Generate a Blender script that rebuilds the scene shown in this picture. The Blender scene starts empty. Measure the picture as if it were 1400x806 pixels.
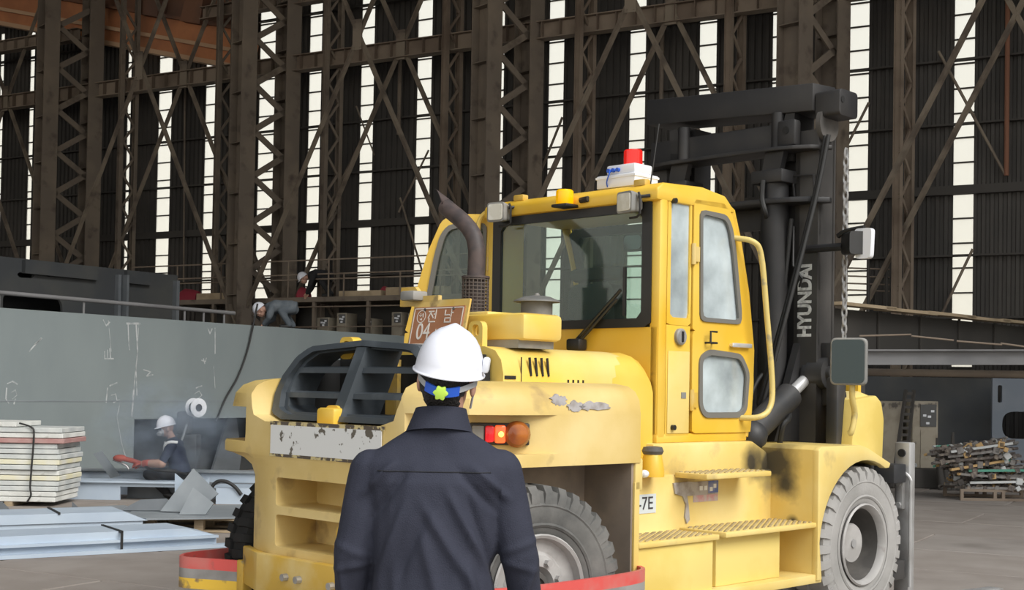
import bpy, bmesh, math, random
from mathutils import Vector, Matrix, noise
random.seed(7)
S = bpy.context.scene
COL = S.collection
R = math.radians
PI = math.pi

# ------------------------------------------------------------------ camera
FPX, CAMH, PITCH, ROLL, Y0 = 1800.0, 1.64, R(1.3), R(1.0), 489.0
_f = Vector((0, math.cos(PITCH), math.sin(PITCH)))
_r0 = Vector((1, 0, 0)); _u0 = Vector((0, -math.sin(PITCH), math.cos(PITCH)))
_rt = _r0*math.cos(ROLL) + _u0*math.sin(ROLL)
_up = _u0*math.cos(ROLL) - _r0*math.sin(ROLL)
CAM = Vector((0, 0, CAMH))
cd = bpy.data.cameras.new('camera'); cam = bpy.data.objects.new('camera', cd); COL.objects.link(cam)
cd.sensor_width = 36.0; cd.lens = FPX/1400*36.0; cd.shift_y = (Y0-403)/1400
cd.clip_end = 800
cam.matrix_world = Matrix(((_rt.x, _up.x, -_f.x, 0), (_rt.y, _up.y, -_f.y, 0), (_rt.z, _up.z, -_f.z, CAMH), (0, 0, 0, 1)))
S.camera = cam

def ray(x, y): return _f + _rt*((x-700)/FPX) - _up*((y-Y0)/FPX)
def at_depth(x, y, d): return CAM + ray(x, y)*d
def at_z(x, y, z):
    r = ray(x, y); return CAM + r*((z-CAMH)/r.z)
def at_plane(x, y, p0, nn):
    r = ray(x, y); return CAM + r*((Vector(p0)-CAM).dot(nn)/r.dot(nn))

# ------------------------------------------------------------------ world, sun, exposure
w = bpy.data.worlds.new('sky'); S.world = w; w.use_nodes = True
nt = w.node_tree; nt.nodes.clear()
wo = nt.nodes.new('ShaderNodeOutputWorld'); bg = nt.nodes.new('ShaderNodeBackground')
tc = nt.nodes.new('ShaderNodeTexCoord'); sx = nt.nodes.new('ShaderNodeSeparateXYZ'); cr = nt.nodes.new('ShaderNodeValToRGB')
nt.links.new(tc.outputs['Generated'], sx.inputs[0]); nt.links.new(sx.outputs['Z'], cr.inputs[0])
cr.color_ramp.elements[0].position = 0.0; cr.color_ramp.elements[0].color = (1.0, 0.93, 0.80, 1)
cr.color_ramp.elements[1].position = 0.45; cr.color_ramp.elements[1].color = (0.90, 0.95, 1.0, 1)
nt.links.new(cr.outputs[0], bg.inputs[0]); bg.inputs[1].default_value = 1.40
nt.links.new(bg.outputs[0], wo.inputs[0])
sd = bpy.data.lights.new('sun', 'SUN'); sun = bpy.data.objects.new('sun', sd); COL.objects.link(sun)
sd.energy = 3.0; sd.angle = R(35); sd.color = (1.0, 0.96, 0.90)
sun.rotation_euler = Vector((-0.62, 0.62, -0.80)).to_track_quat('-Z', 'Y').to_euler()
S.view_settings.view_transform = 'Standard'; S.view_settings.look = 'None'
S.view_settings.exposure = 0.0; S.view_settings.gamma = 1.0; S.view_settings.use_curve_mapping = False

# ------------------------------------------------------------------ materials
MATS = {}
REP = []
def mat(name, col, rough=0.6, metal=0.0, var=None, scale=4.0, lo=0.45, hi=0.62, bump=0.0, bscale=60.0,
        var2=None, scale2=1.2, lo2=0.55, hi2=0.72, emit=0.0, stretch=None, trans=0.0, alpha=None, detail=6):
    m = bpy.data.materials.new(name); m.use_nodes = True; MATS[name] = m
    t = m.node_tree; b = t.nodes['Principled BSDF']
    b.inputs['Base Color'].default_value = (*col, 1); b.inputs['Roughness'].default_value = rough
    b.inputs['Metallic'].default_value = metal
    if trans: b.inputs['Transmission Weight'].default_value = trans
    if emit:
        b.inputs['Emission Color'].default_value = (*col, 1); b.inputs['Emission Strength'].default_value = emit
    co = t.nodes.new('ShaderNodeTexCoord'); src = co.outputs['Object']
    if stretch:
        mp = t.nodes.new('ShaderNodeMapping'); mp.inputs['Scale'].default_value = stretch
        t.links.new(src, mp.inputs[0]); src = mp.outputs[0]
    last = None
    def layer(c2, sc, l, h, prev, seed):
        nz = t.nodes.new('ShaderNodeTexNoise'); nz.inputs['Scale'].default_value = sc; nz.inputs['Detail'].default_value = detail
        nz.noise_dimensions = '4D'; nz.inputs['W'].default_value = seed
        t.links.new(src, nz.inputs['Vector'])
        rp = t.nodes.new('ShaderNodeMapRange'); rp.inputs['From Min'].default_value = l; rp.inputs['From Max'].default_value = h
        t.links.new(nz.outputs['Fac'], rp.inputs['Value'])
        mx = t.nodes.new('ShaderNodeMix'); mx.data_type = 'RGBA'
        t.links.new(rp.outputs[0], mx.inputs['Factor'])
        if prev is None: mx.inputs['A'].default_value = (*col, 1)
        else: t.links.new(prev, mx.inputs['A'])
        mx.inputs['B'].default_value = (*c2, 1)
        return mx.outputs['Result']
    if var: last = layer(var, scale, lo, hi, last, 1.3)
    if var2: last = layer(var2, scale2, lo2, hi2, last, 5.1)
    if last is not None: t.links.new(last, b.inputs['Base Color'])
    if bump:
        nz = t.nodes.new('ShaderNodeTexNoise'); nz.inputs['Scale'].default_value = bscale; nz.inputs['Detail'].default_value = 4
        t.links.new(src, nz.inputs['Vector'])
        bp = t.nodes.new('ShaderNodeBump'); bp.inputs['Strength'].default_value = bump; bp.inputs['Distance'].default_value = 0.02
        t.links.new(nz.outputs['Fac'], bp.inputs['Height']); t.links.new(bp.outputs[0], b.inputs['Normal'])
    return m

def glass_mat(name, tint, refl=0.25, haze_paint=(0.5, 0.5, 0.5), haze_mix=0.05, rough=0.05):  # diffuse layer paints pale reflections and haze into the glass colour
    m = bpy.data.materials.new(name); m.use_nodes = True; MATS[name] = m
    t = m.node_tree; t.nodes.clear()
    o = t.nodes.new('ShaderNodeOutputMaterial'); tr = t.nodes.new('ShaderNodeBsdfTransparent'); gl = t.nodes.new('ShaderNodeBsdfGlossy')
    df = t.nodes.new('ShaderNodeBsdfDiffuse'); m1 = t.nodes.new('ShaderNodeMixShader'); m2 = t.nodes.new('ShaderNodeMixShader')
    fr = t.nodes.new('ShaderNodeLayerWeight'); fr.inputs[0].default_value = 0.25
    ad = t.nodes.new('ShaderNodeMath'); ad.operation = 'ADD'; ad.inputs[1].default_value = refl
    tr.inputs[0].default_value = (*tint, 1); gl.inputs['Roughness'].default_value = rough; df.inputs[0].default_value = (*haze_paint, 1)
    nz = t.nodes.new('ShaderNodeTexNoise'); nz.inputs['Scale'].default_value = 3.0; nz.inputs['Detail'].default_value = 5
    co = t.nodes.new('ShaderNodeTexCoord'); t.links.new(co.outputs['Object'], nz.inputs['Vector'])
    mr = t.nodes.new('ShaderNodeMath'); mr.operation = 'MULTIPLY'; mr.inputs[1].default_value = haze_mix*2
    t.links.new(nz.outputs['Fac'], mr.inputs[0])
    pw_ = t.nodes.new('ShaderNodeMath'); pw_.operation = 'POWER'; pw_.inputs[1].default_value = 3.0; t.links.new(fr.outputs['Facing'], pw_.inputs[0]); t.links.new(pw_.outputs[0], ad.inputs[0]); t.links.new(ad.outputs[0], m1.inputs[0])
    t.links.new(tr.outputs[0], m1.inputs[1]); t.links.new(gl.outputs[0], m1.inputs[2])
    t.links.new(mr.outputs[0], m2.inputs[0]); t.links.new(m1.outputs[0], m2.inputs[1]); t.links.new(df.outputs[0], m2.inputs[2])
    t.links.new(m2.outputs[0], o.inputs[0]); return m

mat('cw_yellow', (0.61, 0.44, 0.145), 0.5, var=(0.73, 0.57, 0.26), scale=1.6, lo=0.4, hi=0.65, var2=(0.36, 0.25, 0.11), scale2=4.5, lo2=0.58, hi2=0.72, bump=0.05, bscale=30)
mat('cab_yellow', (0.76, 0.46, 0.038), 0.4, var=(0.78, 0.54, 0.10), scale=1.5, lo=0.4, hi=0.65, var2=(0.45, 0.30, 0.08), scale2=9, lo2=0.68, hi2=0.78)
mat('hood_yellow', (0.77, 0.51, 0.075), 0.42, var=(0.77, 0.60, 0.21), scale=1.4, lo=0.42, hi=0.62, var2=(0.40, 0.28, 0.10), scale2=8, lo2=0.68, hi2=0.78)
mat('step_yellow', (0.70, 0.51, 0.145), 0.5, var=(0.78, 0.64, 0.28), scale=1.3, lo=0.4, hi=0.62, var2=(0.36, 0.27, 0.13), scale2=3.2, lo2=0.60, hi2=0.76)
def soot(m, pts):
    t = m.node_tree; b = t.nodes['Principled BSDF']; prev = b.inputs['Base Color'].links[0].from_socket
    co = t.nodes.new('ShaderNodeTexCoord'); nz = t.nodes.new('ShaderNodeTexNoise'); nz.inputs['Scale'].default_value = 6.0; nz.inputs['Detail'].default_value = 5
    t.links.new(co.outputs['Object'], nz.inputs['Vector'])
    for (p, r_) in pts:
        d = t.nodes.new('ShaderNodeVectorMath'); d.operation = 'DISTANCE'; d.inputs[1].default_value = p; t.links.new(co.outputs['Object'], d.inputs[0])
        a = t.nodes.new('ShaderNodeMath'); a.operation = 'MULTIPLY_ADD'; a.inputs[1].default_value = r_*0.9; t.links.new(nz.outputs['Fac'], a.inputs[0]); t.links.new(d.outputs['Value'], a.inputs[2])
        mr = t.nodes.new('ShaderNodeMapRange'); mr.inputs['From Min'].default_value = r_*1.45; mr.inputs['From Max'].default_value = r_*0.75; mr.inputs['To Max'].default_value = 0.93; t.links.new(a.outputs[0], mr.inputs['Value'])
        mx = t.nodes.new('ShaderNodeMix'); mx.data_type = 'RGBA'; t.links.new(mr.outputs[0], mx.inputs['Factor']); t.links.new(prev, mx.inputs['A']); mx.inputs['B'].default_value = (0.028, 0.027, 0.028, 1); prev = mx.outputs['Result']
    t.links.new(prev, b.inputs['Base Color'])
soot(MATS['step_yellow'], [((2.70, -0.90, 1.16), 0.25), ((2.72, -1.0, 1.0), 0.12), ((2.50, -0.86, 1.15), 0.15), ((2.70, -1.05, 0.74), 0.06)])
mat('bumper_ochre', (0.60, 0.38, 0.06), 0.5, var=(0.66, 0.50, 0.20), scale=3, var2=(0.25, 0.18, 0.08), scale2=8, lo2=0.62, hi2=0.72)
mat('well_brown', (0.24, 0.195, 0.155), 0.85, var=(0.34, 0.27, 0.20), scale=3, var2=(0.14, 0.115, 0.09), scale2=2)
mat('black_paint', (0.030, 0.031, 0.034), 0.5, var=(0.055, 0.052, 0.050), scale=3, bump=0.04)
mat('mast_black', (0.018, 0.018, 0.020), 0.55, var=(0.040, 0.037, 0.035), scale=2.5, lo=0.45, hi=0.75)
mat('grille_black', (0.045, 0.055, 0.065), 0.5, var=(0.13, 0.15, 0.17), scale=3, lo=0.52, hi=0.75)
mat('dark_inside', (0.012, 0.012, 0.012), 0.8)
mat('rubber', (0.085, 0.085, 0.082), 0.85, var=(0.17, 0.165, 0.155), scale=5, lo=0.4, hi=0.7, bump=0.1, bscale=40)
mat('rubber_dusty', (0.27, 0.265, 0.255), 0.9, var=(0.37, 0.36, 0.35), scale=3, lo=0.35, hi=0.65, bump=0.1, bscale=40)
mat('rubber_black', (0.012, 0.012, 0.012), 0.8)
mat('rim_grey', (0.33, 0.32, 0.31), 0.55, var=(0.42, 0.41, 0.40), scale=6, var2=(0.15, 0.12, 0.10), scale2=5, lo2=0.6, hi2=0.75)
mat('hub_dark', (0.08, 0.075, 0.07), 0.7, var=(0.14, 0.13, 0.12), scale=4)
mat('steel', (0.48, 0.47, 0.46), 0.38, 0.6, var=(0.30, 0.29, 0.28), scale=5)
mat('fork_steel', (0.42, 0.42, 0.42), 0.45, 0.35, var=(0.30, 0.29, 0.28), scale=4)
mat('chrome', (0.82, 0.82, 0.82), 0.3, 0.6)
mat('mast_grey', (0.040, 0.038, 0.037), 0.5, var=(0.075, 0.070, 0.066), scale=2.0, lo=0.4, hi=0.7)
mat('red_paint', (0.62, 0.09, 0.08), 0.5, var=(0.55, 0.16, 0.14), scale=6, var2=(0.28, 0.12, 0.10), scale2=9, lo2=0.66, hi2=0.74)
mat('grey_paint', (0.30, 0.29, 0.28), 0.6, var=(0.22, 0.21, 0.2), scale=5)
mat('stripe_yellow', (0.75, 0.48, 0.05), 0.5, var=(0.25, 0.17, 0.08), scale=10, lo=0.58, hi=0.66)
mat('label_white', (0.72, 0.73, 0.72), 0.6, var=(0.13, 0.115, 0.09), scale=15, lo=0.60, hi=0.625, stretch=(1, 1.0, 1.0), detail=8)
mat('label_worn', (0.10, 0.08, 0.06), 0.7, var=(0.6, 0.5, 0.25), scale=22, lo=0.5, hi=0.55)
mat('sticker_blue', (0.11, 0.16, 0.42), 0.5, var=(0.25, 0.28, 0.45), scale=20)
mat('sticker_grey', (0.42, 0.40, 0.40), 0.7, var=(0.28, 0.25, 0.23), scale=14)
mat('sticker_pale', (0.56, 0.62, 0.66), 0.6)
mat('sticker_pink', (0.55, 0.30, 0.32), 0.6, var=(0.5, 0.45, 0.45), scale=25)
mat('ink', (0.04, 0.04, 0.05), 0.6)
mat('plate_orange', (0.36, 0.155, 0.075), 0.5, var=(0.42, 0.20, 0.11), scale=8)
mat('plate_white', (0.72, 0.68, 0.62), 0.6)
mat('lettering_white', (0.72, 0.72, 0.70), 0.5, var=(0.45, 0.45, 0.44), scale=30)
mat('exhaust', (0.085, 0.062, 0.058), 0.6, var=(0.05, 0.04, 0.04), scale=10)
mat('mesh_guard', (0.10, 0.08, 0.07), 0.6)
mat('plastic_grey', (0.23, 0.23, 0.22), 0.55, var=(0.30, 0.29, 0.27), scale=8)
mat('precleaner_grey', (0.135, 0.135, 0.13), 0.6, var=(0.19, 0.18, 0.165), scale=8)
mat('plastic_black', (0.02, 0.02, 0.02), 0.45)
mat('plastic_white', (0.78, 0.80, 0.84), 0.4)
mat('beacon_red', (0.75, 0.02, 0.015), 0.2, emit=0.35)
mat('beacon_amber', (0.85, 0.42, 0.0), 0.2, emit=0.45)
mat('lens_red', (0.72, 0.02, 0.03), 0.15, emit=0.2)
mat('lens_lit', (1.0, 0.12, 0.03), 0.15, emit=0.9)
mat('lens_orange', (0.22, 0.06, 0.02), 0.12, var=(0.42, 0.13, 0.02), scale=8)
mat('bulb_lit', (1.0, 0.45, 0.08), 0.3, emit=3.0)
mat('lens_clear', (0.62, 0.60, 0.52), 0.15, var=(0.75, 0.74, 0.68), scale=12)
mat('mirror_glass', (0.05, 0.065, 0.07), 0.08, 0.9)
mat('rubber_seal', (0.16, 0.155, 0.14), 0.6)
mat('sheet_pale', (0.62, 0.66, 0.68), 0.9)
mat('seat_fabric', (0.025, 0.028, 0.030), 0.9)
mat('handrail_yellow', (0.66, 0.52, 0.18), 0.45, var=(0.40, 0.33, 0.18), scale=14, lo=0.58, hi=0.68)
mat('tank_yellow', (0.77, 0.61, 0.20), 0.5, var=(0.68, 0.51, 0.13), scale=2)
glass_mat('window_glass', (0.84, 0.93, 0.90), 0.04, (0.22, 0.30, 0.28), 0.06)  # thin milky layer stands for hazy reflections on the panes
mat('tread_worn', (0.42, 0.34, 0.19), 0.7, var=(0.30, 0.24, 0.14), scale=6)
glass_mat('door_glass', (0.45, 0.50, 0.52), 0.25, (0.66, 0.75, 0.78), 0.55, 0.08)  # pale bluish layer paints the sky's reflection, with dust, into the glass
# the man and the workers
mat('navy_cloth', (0.021, 0.024, 0.042), 0.85, var=(0.026, 0.029, 0.049), scale=6, bump=0.25, bscale=260)
mat('trouser_cloth', (0.016, 0.017, 0.022), 0.9, bump=0.2, bscale=200)
mat('skin', (0.52, 0.30, 0.22), 0.55, var=(0.56, 0.33, 0.25), scale=12)
mat('hair', (0.012, 0.010, 0.010), 0.55, bump=0.8, bscale=220, stretch=(1, 1, 0.12))
mat('helmet_white', (0.80, 0.82, 0.90), 0.3)
mat('strap_grey', (0.42, 0.44, 0.46), 0.7)
mat('knob_blue', (0.02, 0.10, 0.55), 0.4)
mat('knob_lime', (0.52, 0.78, 0.10), 0.4)
mat('shoe_black', (0.02, 0.02, 0.02), 0.5)
mat('eye_white', (0.8, 0.8, 0.78), 0.3)
mat('eye_dark', (0.03, 0.02, 0.02), 0.2)
mat('lip', (0.45, 0.18, 0.15), 0.5)
mat('work_navy', (0.035, 0.045, 0.075), 0.9)
mat('work_denim', (0.10, 0.12, 0.14), 0.9, var=(0.15, 0.17, 0.19), scale=5)
mat('work_dark', (0.02, 0.02, 0.022), 0.9)
mat('reflective', (0.75, 0.78, 0.80), 0.4)
mat('leather_red', (0.42, 0.09, 0.06), 0.7)
mat('leather_tan', (0.42, 0.26, 0.20), 0.8)
mat('mask_grey', (0.45, 0.46, 0.48), 0.5)
# the hall
mat('concrete', (0.25, 0.218, 0.195), 0.85, var=(0.30, 0.268, 0.243), scale=1.6, lo=0.4, hi=0.65, var2=(0.13, 0.112, 0.10), scale2=0.5, bump=0.12, bscale=25, stretch=(1, 1, 1))
mat('concrete_pale', (0.265, 0.237, 0.215), 0.85, var=(0.31, 0.28, 0.258), scale=1.3, lo=0.4, hi=0.65, var2=(0.16, 0.14, 0.125), scale2=0.6, bump=0.12, bscale=25)
mat('joint', (0.05, 0.043, 0.04), 0.95)
mat('column_brown', (0.165, 0.135, 0.108), 0.75, var=(0.21, 0.17, 0.13), scale=1.2, var2=(0.09, 0.07, 0.055), scale2=3)
mat('brace_brown', (0.23, 0.19, 0.145), 0.75, var=(0.12, 0.095, 0.075), scale=2)
mat('girder_tan', (0.24, 0.19, 0.145), 0.75, var=(0.16, 0.12, 0.09), scale=1.2)
mat('crane_orange', (0.60, 0.25, 0.11), 0.7, var=(0.44, 0.18, 0.085), scale=0.8, var2=(0.14, 0.075, 0.05), scale2=0.4, lo2=0.55, hi2=0.75)
mat('crane_tan', (0.58, 0.38, 0.24), 0.7)
mat('crane_brown', (0.20, 0.095, 0.055), 0.75, var=(0.13, 0.07, 0.05), scale=0.8)
mat('cladding', (0.048, 0.045, 0.042), 0.7, var=(0.070, 0.064, 0.058), scale=0.6)
mat('frame_dark', (0.06, 0.055, 0.05), 0.8)
mat('pipe_rust', (0.22, 0.10, 0.06), 0.8)
mat('block_grey', (0.225, 0.262, 0.27), 0.6, var=(0.26, 0.30, 0.305), scale=1.0, lo=0.4, hi=0.7, var2=(0.19, 0.22, 0.23), scale2=0.6, stretch=(1, 1, 0.4))
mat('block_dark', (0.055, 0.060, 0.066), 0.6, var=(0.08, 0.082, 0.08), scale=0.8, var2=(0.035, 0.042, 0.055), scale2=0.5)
mat('chalk', (0.52, 0.54, 0.55), 0.9, var=(0.30, 0.33, 0.34), scale=9)
mat('primer_blue', (0.42, 0.50, 0.60), 0.5, var=(0.47, 0.55, 0.64), scale=1.5)
mat('primer_grey', (0.22, 0.245, 0.265), 0.55, var=(0.27, 0.295, 0.315), scale=2.0)
mat('primer_dark', (0.13, 0.145, 0.16), 0.6, var=(0.18, 0.195, 0.21), scale=1.5)
mat('wood', (0.42, 0.33, 0.22), 0.8, var=(0.30, 0.23, 0.15), scale=4, stretch=(1, 1, 6))
mat('wood_dim', (0.40, 0.31, 0.20), 0.8, var=(0.28, 0.21, 0.13), scale=3)
mat('wood_tan', (0.46, 0.36, 0.24), 0.8, var=(0.36, 0.28, 0.18), scale=3)
mat('plank_white', (0.76, 0.77, 0.74), 0.7, var=(0.62, 0.63, 0.60), scale=3, var2=(0.34, 0.34, 0.30), scale2=6, lo2=0.6, hi2=0.75)
mat('plank_grey', (0.50, 0.53, 0.53), 0.7, var=(0.64, 0.66, 0.64), scale=3)
mat('plank_cream', (0.74, 0.70, 0.48), 0.7, var=(0.74, 0.73, 0.64), scale=3)
mat('plank_pink', (0.42, 0.22, 0.21), 0.7, var=(0.48, 0.30, 0.28), scale=4)
mat('red_cloth', (0.30, 0.03, 0.05), 0.8)
mat('cabinet_beige', (0.34, 0.30, 0.235), 0.6, var=(0.27, 0.235, 0.18), scale=4, var2=(0.10, 0.085, 0.07), scale2=5, lo2=0.62, hi2=0.68)
mat('cabinet_panel', (0.09, 0.09, 0.09), 0.5)
mat('beam_grey', (0.20, 0.20, 0.205), 0.6, var=(0.16, 0.16, 0.165), scale=1)
mat('plate_bluegrey', (0.15, 0.175, 0.21), 0.6, var=(0.19, 0.21, 0.24), scale=1.2)
mat('scrap_a', (0.26, 0.25, 0.24), 0.5, 0.4, var=(0.18, 0.16, 0.15), scale=10)
mat('scrap_b', (0.10, 0.085, 0.08), 0.6, 0.3, var=(0.28, 0.24, 0.20), scale=10)
mat('scrap_c', (0.55, 0.36, 0.16), 0.6)
mat('scrap_d', (0.10, 0.34, 0.25), 0.6)
mat('scrap_e', (0.58, 0.60, 0.60), 0.5)
mat('cable', (0.02, 0.02, 0.02), 0.6)
mat('pane_white', (0.9, 0.88, 0.82), 0.6)
def pane_material():
    m = bpy.data.materials.new('daylight_pane'); m.use_nodes = True; MATS['pane'] = m
    t = m.node_tree; t.nodes.clear()
    o = t.nodes.new('ShaderNodeOutputMaterial'); tr = t.nodes.new('ShaderNodeBsdfTransparent'); tl = t.nodes.new('ShaderNodeBsdfTranslucent')
    mx = t.nodes.new('ShaderNodeMixShader'); mx.inputs[0].default_value = 0.4
    tr.inputs[0].default_value = (0.95, 0.95, 0.93, 1); tl.inputs[0].default_value = (0.9, 0.88, 0.80, 1)
    t.links.new(tr.outputs[0], mx.inputs[1]); t.links.new(tl.outputs[0], mx.inputs[2]); t.links.new(mx.outputs[0], o.inputs[0])
pane_material()

# ------------------------------------------------------------------ mesh helpers
def add_box(bm, x0, x1, y0, y1, z0, z1, bev=0.0, seg=2, M=None):
    if x0 > x1: x0, x1 = x1, x0
    if y0 > y1: y0, y1 = y1, y0
    if z0 > z1: z0, z1 = z1, z0
    r = bmesh.ops.create_cube(bm, size=1.0); vs = r['verts']
    for v in vs:
        v.co = Vector(((x0+x1)/2+v.co.x*(x1-x0), (y0+y1)/2+v.co.y*(y1-y0), (z0+z1)/2+v.co.z*(z1-z0)))
    if M is not None: bmesh.ops.transform(bm, matrix=M, verts=vs)
    if bev > 0:
        es = list({e for v in vs for e in v.link_edges})
        bmesh.ops.bevel(bm, geom=es, offset=bev, segments=seg, affect='EDGES', profile=0.5)

def map3(axis, a, b, c):
    # c along axis; a, b the other two in order
    if axis == 'x': return Vector((c, a, b))
    if axis == 'y': return Vector((a, c, b))
    return Vector((a, b, c))

def add_prism(bm, pts, axis, c0, c1, bev=0.0, M=None):
    A = [bm.verts.new(map3(axis, p[0], p[1], c0)) for p in pts]
    B = [bm.verts.new(map3(axis, p[0], p[1], c1)) for p in pts]
    n = len(pts); fs = [bm.faces.new(A), bm.faces.new(B[::-1])]
    for i in range(n): fs.append(bm.faces.new((A[i], B[i], B[(i+1) % n], A[(i+1) % n])))
    bmesh.ops.recalc_face_normals(bm, faces=fs)
    if M is not None: bmesh.ops.transform(bm, matrix=M, verts=A+B)
    if bev > 0:
        es = list({e for f in fs for e in f.edges})
        bmesh.ops.bevel(bm, geom=es, offset=bev, segments=2, affect='EDGES', profile=0.5)

def frame_axes(d):
    d = d.normalized(); a = Vector((0, 0, 1)) if abs(d.z) < 0.9 else Vector((1, 0, 0))
    u = d.cross(a).normalized(); return u, d.cross(u).normalized()

def add_rings(bm, rings, cap=True, close=False):
    V = [[bm.verts.new(p) for p in r] for r in rings]; fs = []
    n = len(V[0]); m = len(V)
    for i in range(m if close else m-1):
        a, b = V[i], V[(i+1) % m]
        for j in range(n): fs.append(bm.faces.new((a[j], a[(j+1) % n], b[(j+1) % n], b[j])))
    if cap and not close:
        fs.append(bm.faces.new(V[0][::-1])); fs.append(bm.faces.new(V[-1]))
    bmesh.ops.recalc_face_normals(bm, faces=fs); return fs

def add_cyl(bm, p0, p1, r0, r1=None, n=14):
    p0 = Vector(p0); p1 = Vector(p1); r1 = r0 if r1 is None else r1
    u, v = frame_axes(p1-p0)
    ring = lambda p, r: [p+u*(r*math.cos(2*PI*k/n))+v*(r*math.sin(2*PI*k/n)) for k in range(n)]
    add_rings(bm, [ring(p0, r0), ring(p1, r1)])

def add_tube(bm, path, r, n=8):
    P = [Vector(p) for p in path]; rings = []; u = None
    for i, p in enumerate(P):
        d = (P[min(i+1, len(P)-1)]-P[max(i-1, 0)]).normalized()
        if u is None: u, _ = frame_axes(d)
        u = (u-d*u.dot(d)).normalized(); v = d.cross(u)
        rr = r[i] if isinstance(r, (list, tuple)) else r
        rings.append([p+u*(rr*math.cos(2*PI*k/n))+v*(rr*math.sin(2*PI*k/n)) for k in range(n)])
    add_rings(bm, rings)

def smooth_path(pts, k=6):
    P = [Vector(p) for p in pts]; out = []
    for i in range(len(P)-1):
        a = P[max(i-1, 0)]; b = P[i]; c = P[i+1]; d = P[min(i+2, len(P)-1)]
        for j in range(k):
            t = j/k
            out.append(0.5*((2*b)+(c-a)*t+(2*a-5*b+4*c-d)*t*t+(3*b-a-3*c+d)*t**3))
    out.append(P[-1]); return out

def add_lathe(bm, prof, org, axis='z', n=32, close=False, cap=True):
    rings = []
    for r, h in prof:
        rings.append([Vector(org)+map3(axis, r*math.cos(2*PI*k/n), r*math.sin(2*PI*k/n), h) for k in range(n)])
    add_rings(bm, rings, cap=cap and not close, close=close)

def add_ball(bm, c, s, nu=16, nv=10, M=None):
    r = bmesh.ops.create_uvsphere(bm, u_segments=nu, v_segments=nv, radius=1.0)
    sv = Vector(s) if not isinstance(s, (int, float)) else Vector((s, s, s))
    for v in r['verts']:
        p = Vector((v.co.x*sv.x, v.co.y*sv.y, v.co.z*sv.z))
        if M is not None: p = M @ p
        v.co = p+Vector(c)

def add_capsule(bm, p0, p1, r0, r1, n=14, m=4):
    p0 = Vector(p0); p1 = Vector(p1); d = (p1-p0).normalized(); u, v = frame_axes(d); rings = []
    def ring(c, r): return [c+u*(r*math.cos(2*PI*k/n))+v*(r*math.sin(2*PI*k/n)) for k in range(n)]
    for i in range(m): 
        a = PI/2*(1-(i+0.35)/m); rings.append(ring(p0-d*(r0*math.sin(a)), r0*math.cos(a)))
    rings.append(ring(p0, r0)); rings.append(ring(p1, r1))
    for i in range(m-1, -1, -1):
        a = PI/2*(1-(i+0.35)/m); rings.append(ring(p1+d*(r1*math.sin(a)), r1*math.cos(a)))
    add_rings(bm, rings)

def resample(poly, N):
    P = [Vector((p[0], p[1], 0)) for p in poly]; P.append(P[0])
    L = [0]
    for i in range(len(P)-1): L.append(L[-1]+(P[i+1]-P[i]).length)
    out = []; j = 0
    for k in range(N):
        t = L[-1]*k/N
        while L[j+1] < t: j += 1
        q = P[j].lerp(P[j+1], (t-L[j])/max(1e-9, L[j+1]-L[j])); out.append((q.x, q.y))
    return out

def round_poly(poly, r, k=4):
    out = []; n = len(poly)
    for i in range(n):
        p = Vector(poly[i]); a = Vector(poly[i-1]); b = Vector(poly[(i+1) % n])
        da = (a-p); db = (b-p); ra = min(r, da.length*0.45, db.length*0.45)
        s = p+da.normalized()*ra; e = p+db.normalized()*ra
        for j in range(k+1):
            t = j/k; out.append(tuple(s*(1-t)**2+p*2*t*(1-t)+e*t*t))
    return out

def add_ring_panel(bm, outer, inner, axis, c0, c1, N=64):
    """flat panel with a hole: outer and inner closed outlines start at the matching corner"""
    o = resample(outer, N); i_ = resample(inner, N)
    V = {}
    for nm, pl in (('o', o), ('i', i_)):
        for c in (0, 1): V[nm, c] = [bm.verts.new(map3(axis, p[0], p[1], (c0, c1)[c])) for p in pl]
    fs = []
    for k in range(N):
        q = (k+1) % N
        for (a, b) in ((('o', 0), ('i', 0)), (('i', 1), ('o', 1)), (('o', 1), ('o', 0)), (('i', 0), ('i', 1))):
            fs.append(bm.faces.new((V[a][k], V[a][q], V[b][q], V[b][k])))
    bmesh.ops.recalc_face_normals(bm, faces=fs)

def scale_poly(poly, s):
    cx = sum(p[0] for p in poly)/len(poly); cy = sum(p[1] for p in poly)/len(poly)
    out = []
    n = len(poly)
    for i in range(n):
        p = Vector(poly[i]); a = Vector(poly[i-1]); b = Vector(poly[(i+1) % n])
        d1 = (p-a).normalized(); d2 = (b-p).normalized(); nn = Vector((d1.y+d2.y, -d1.x-d2.x))
        if nn.length < 1e-6: nn = Vector((d1.y, -d1.x))
        nn.normalize()
        if nn.dot(p-Vector((cx, cy))) < 0: nn = -nn
        out.append((p.x+nn.x*s, p.y+nn.y*s))
    return out

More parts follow.
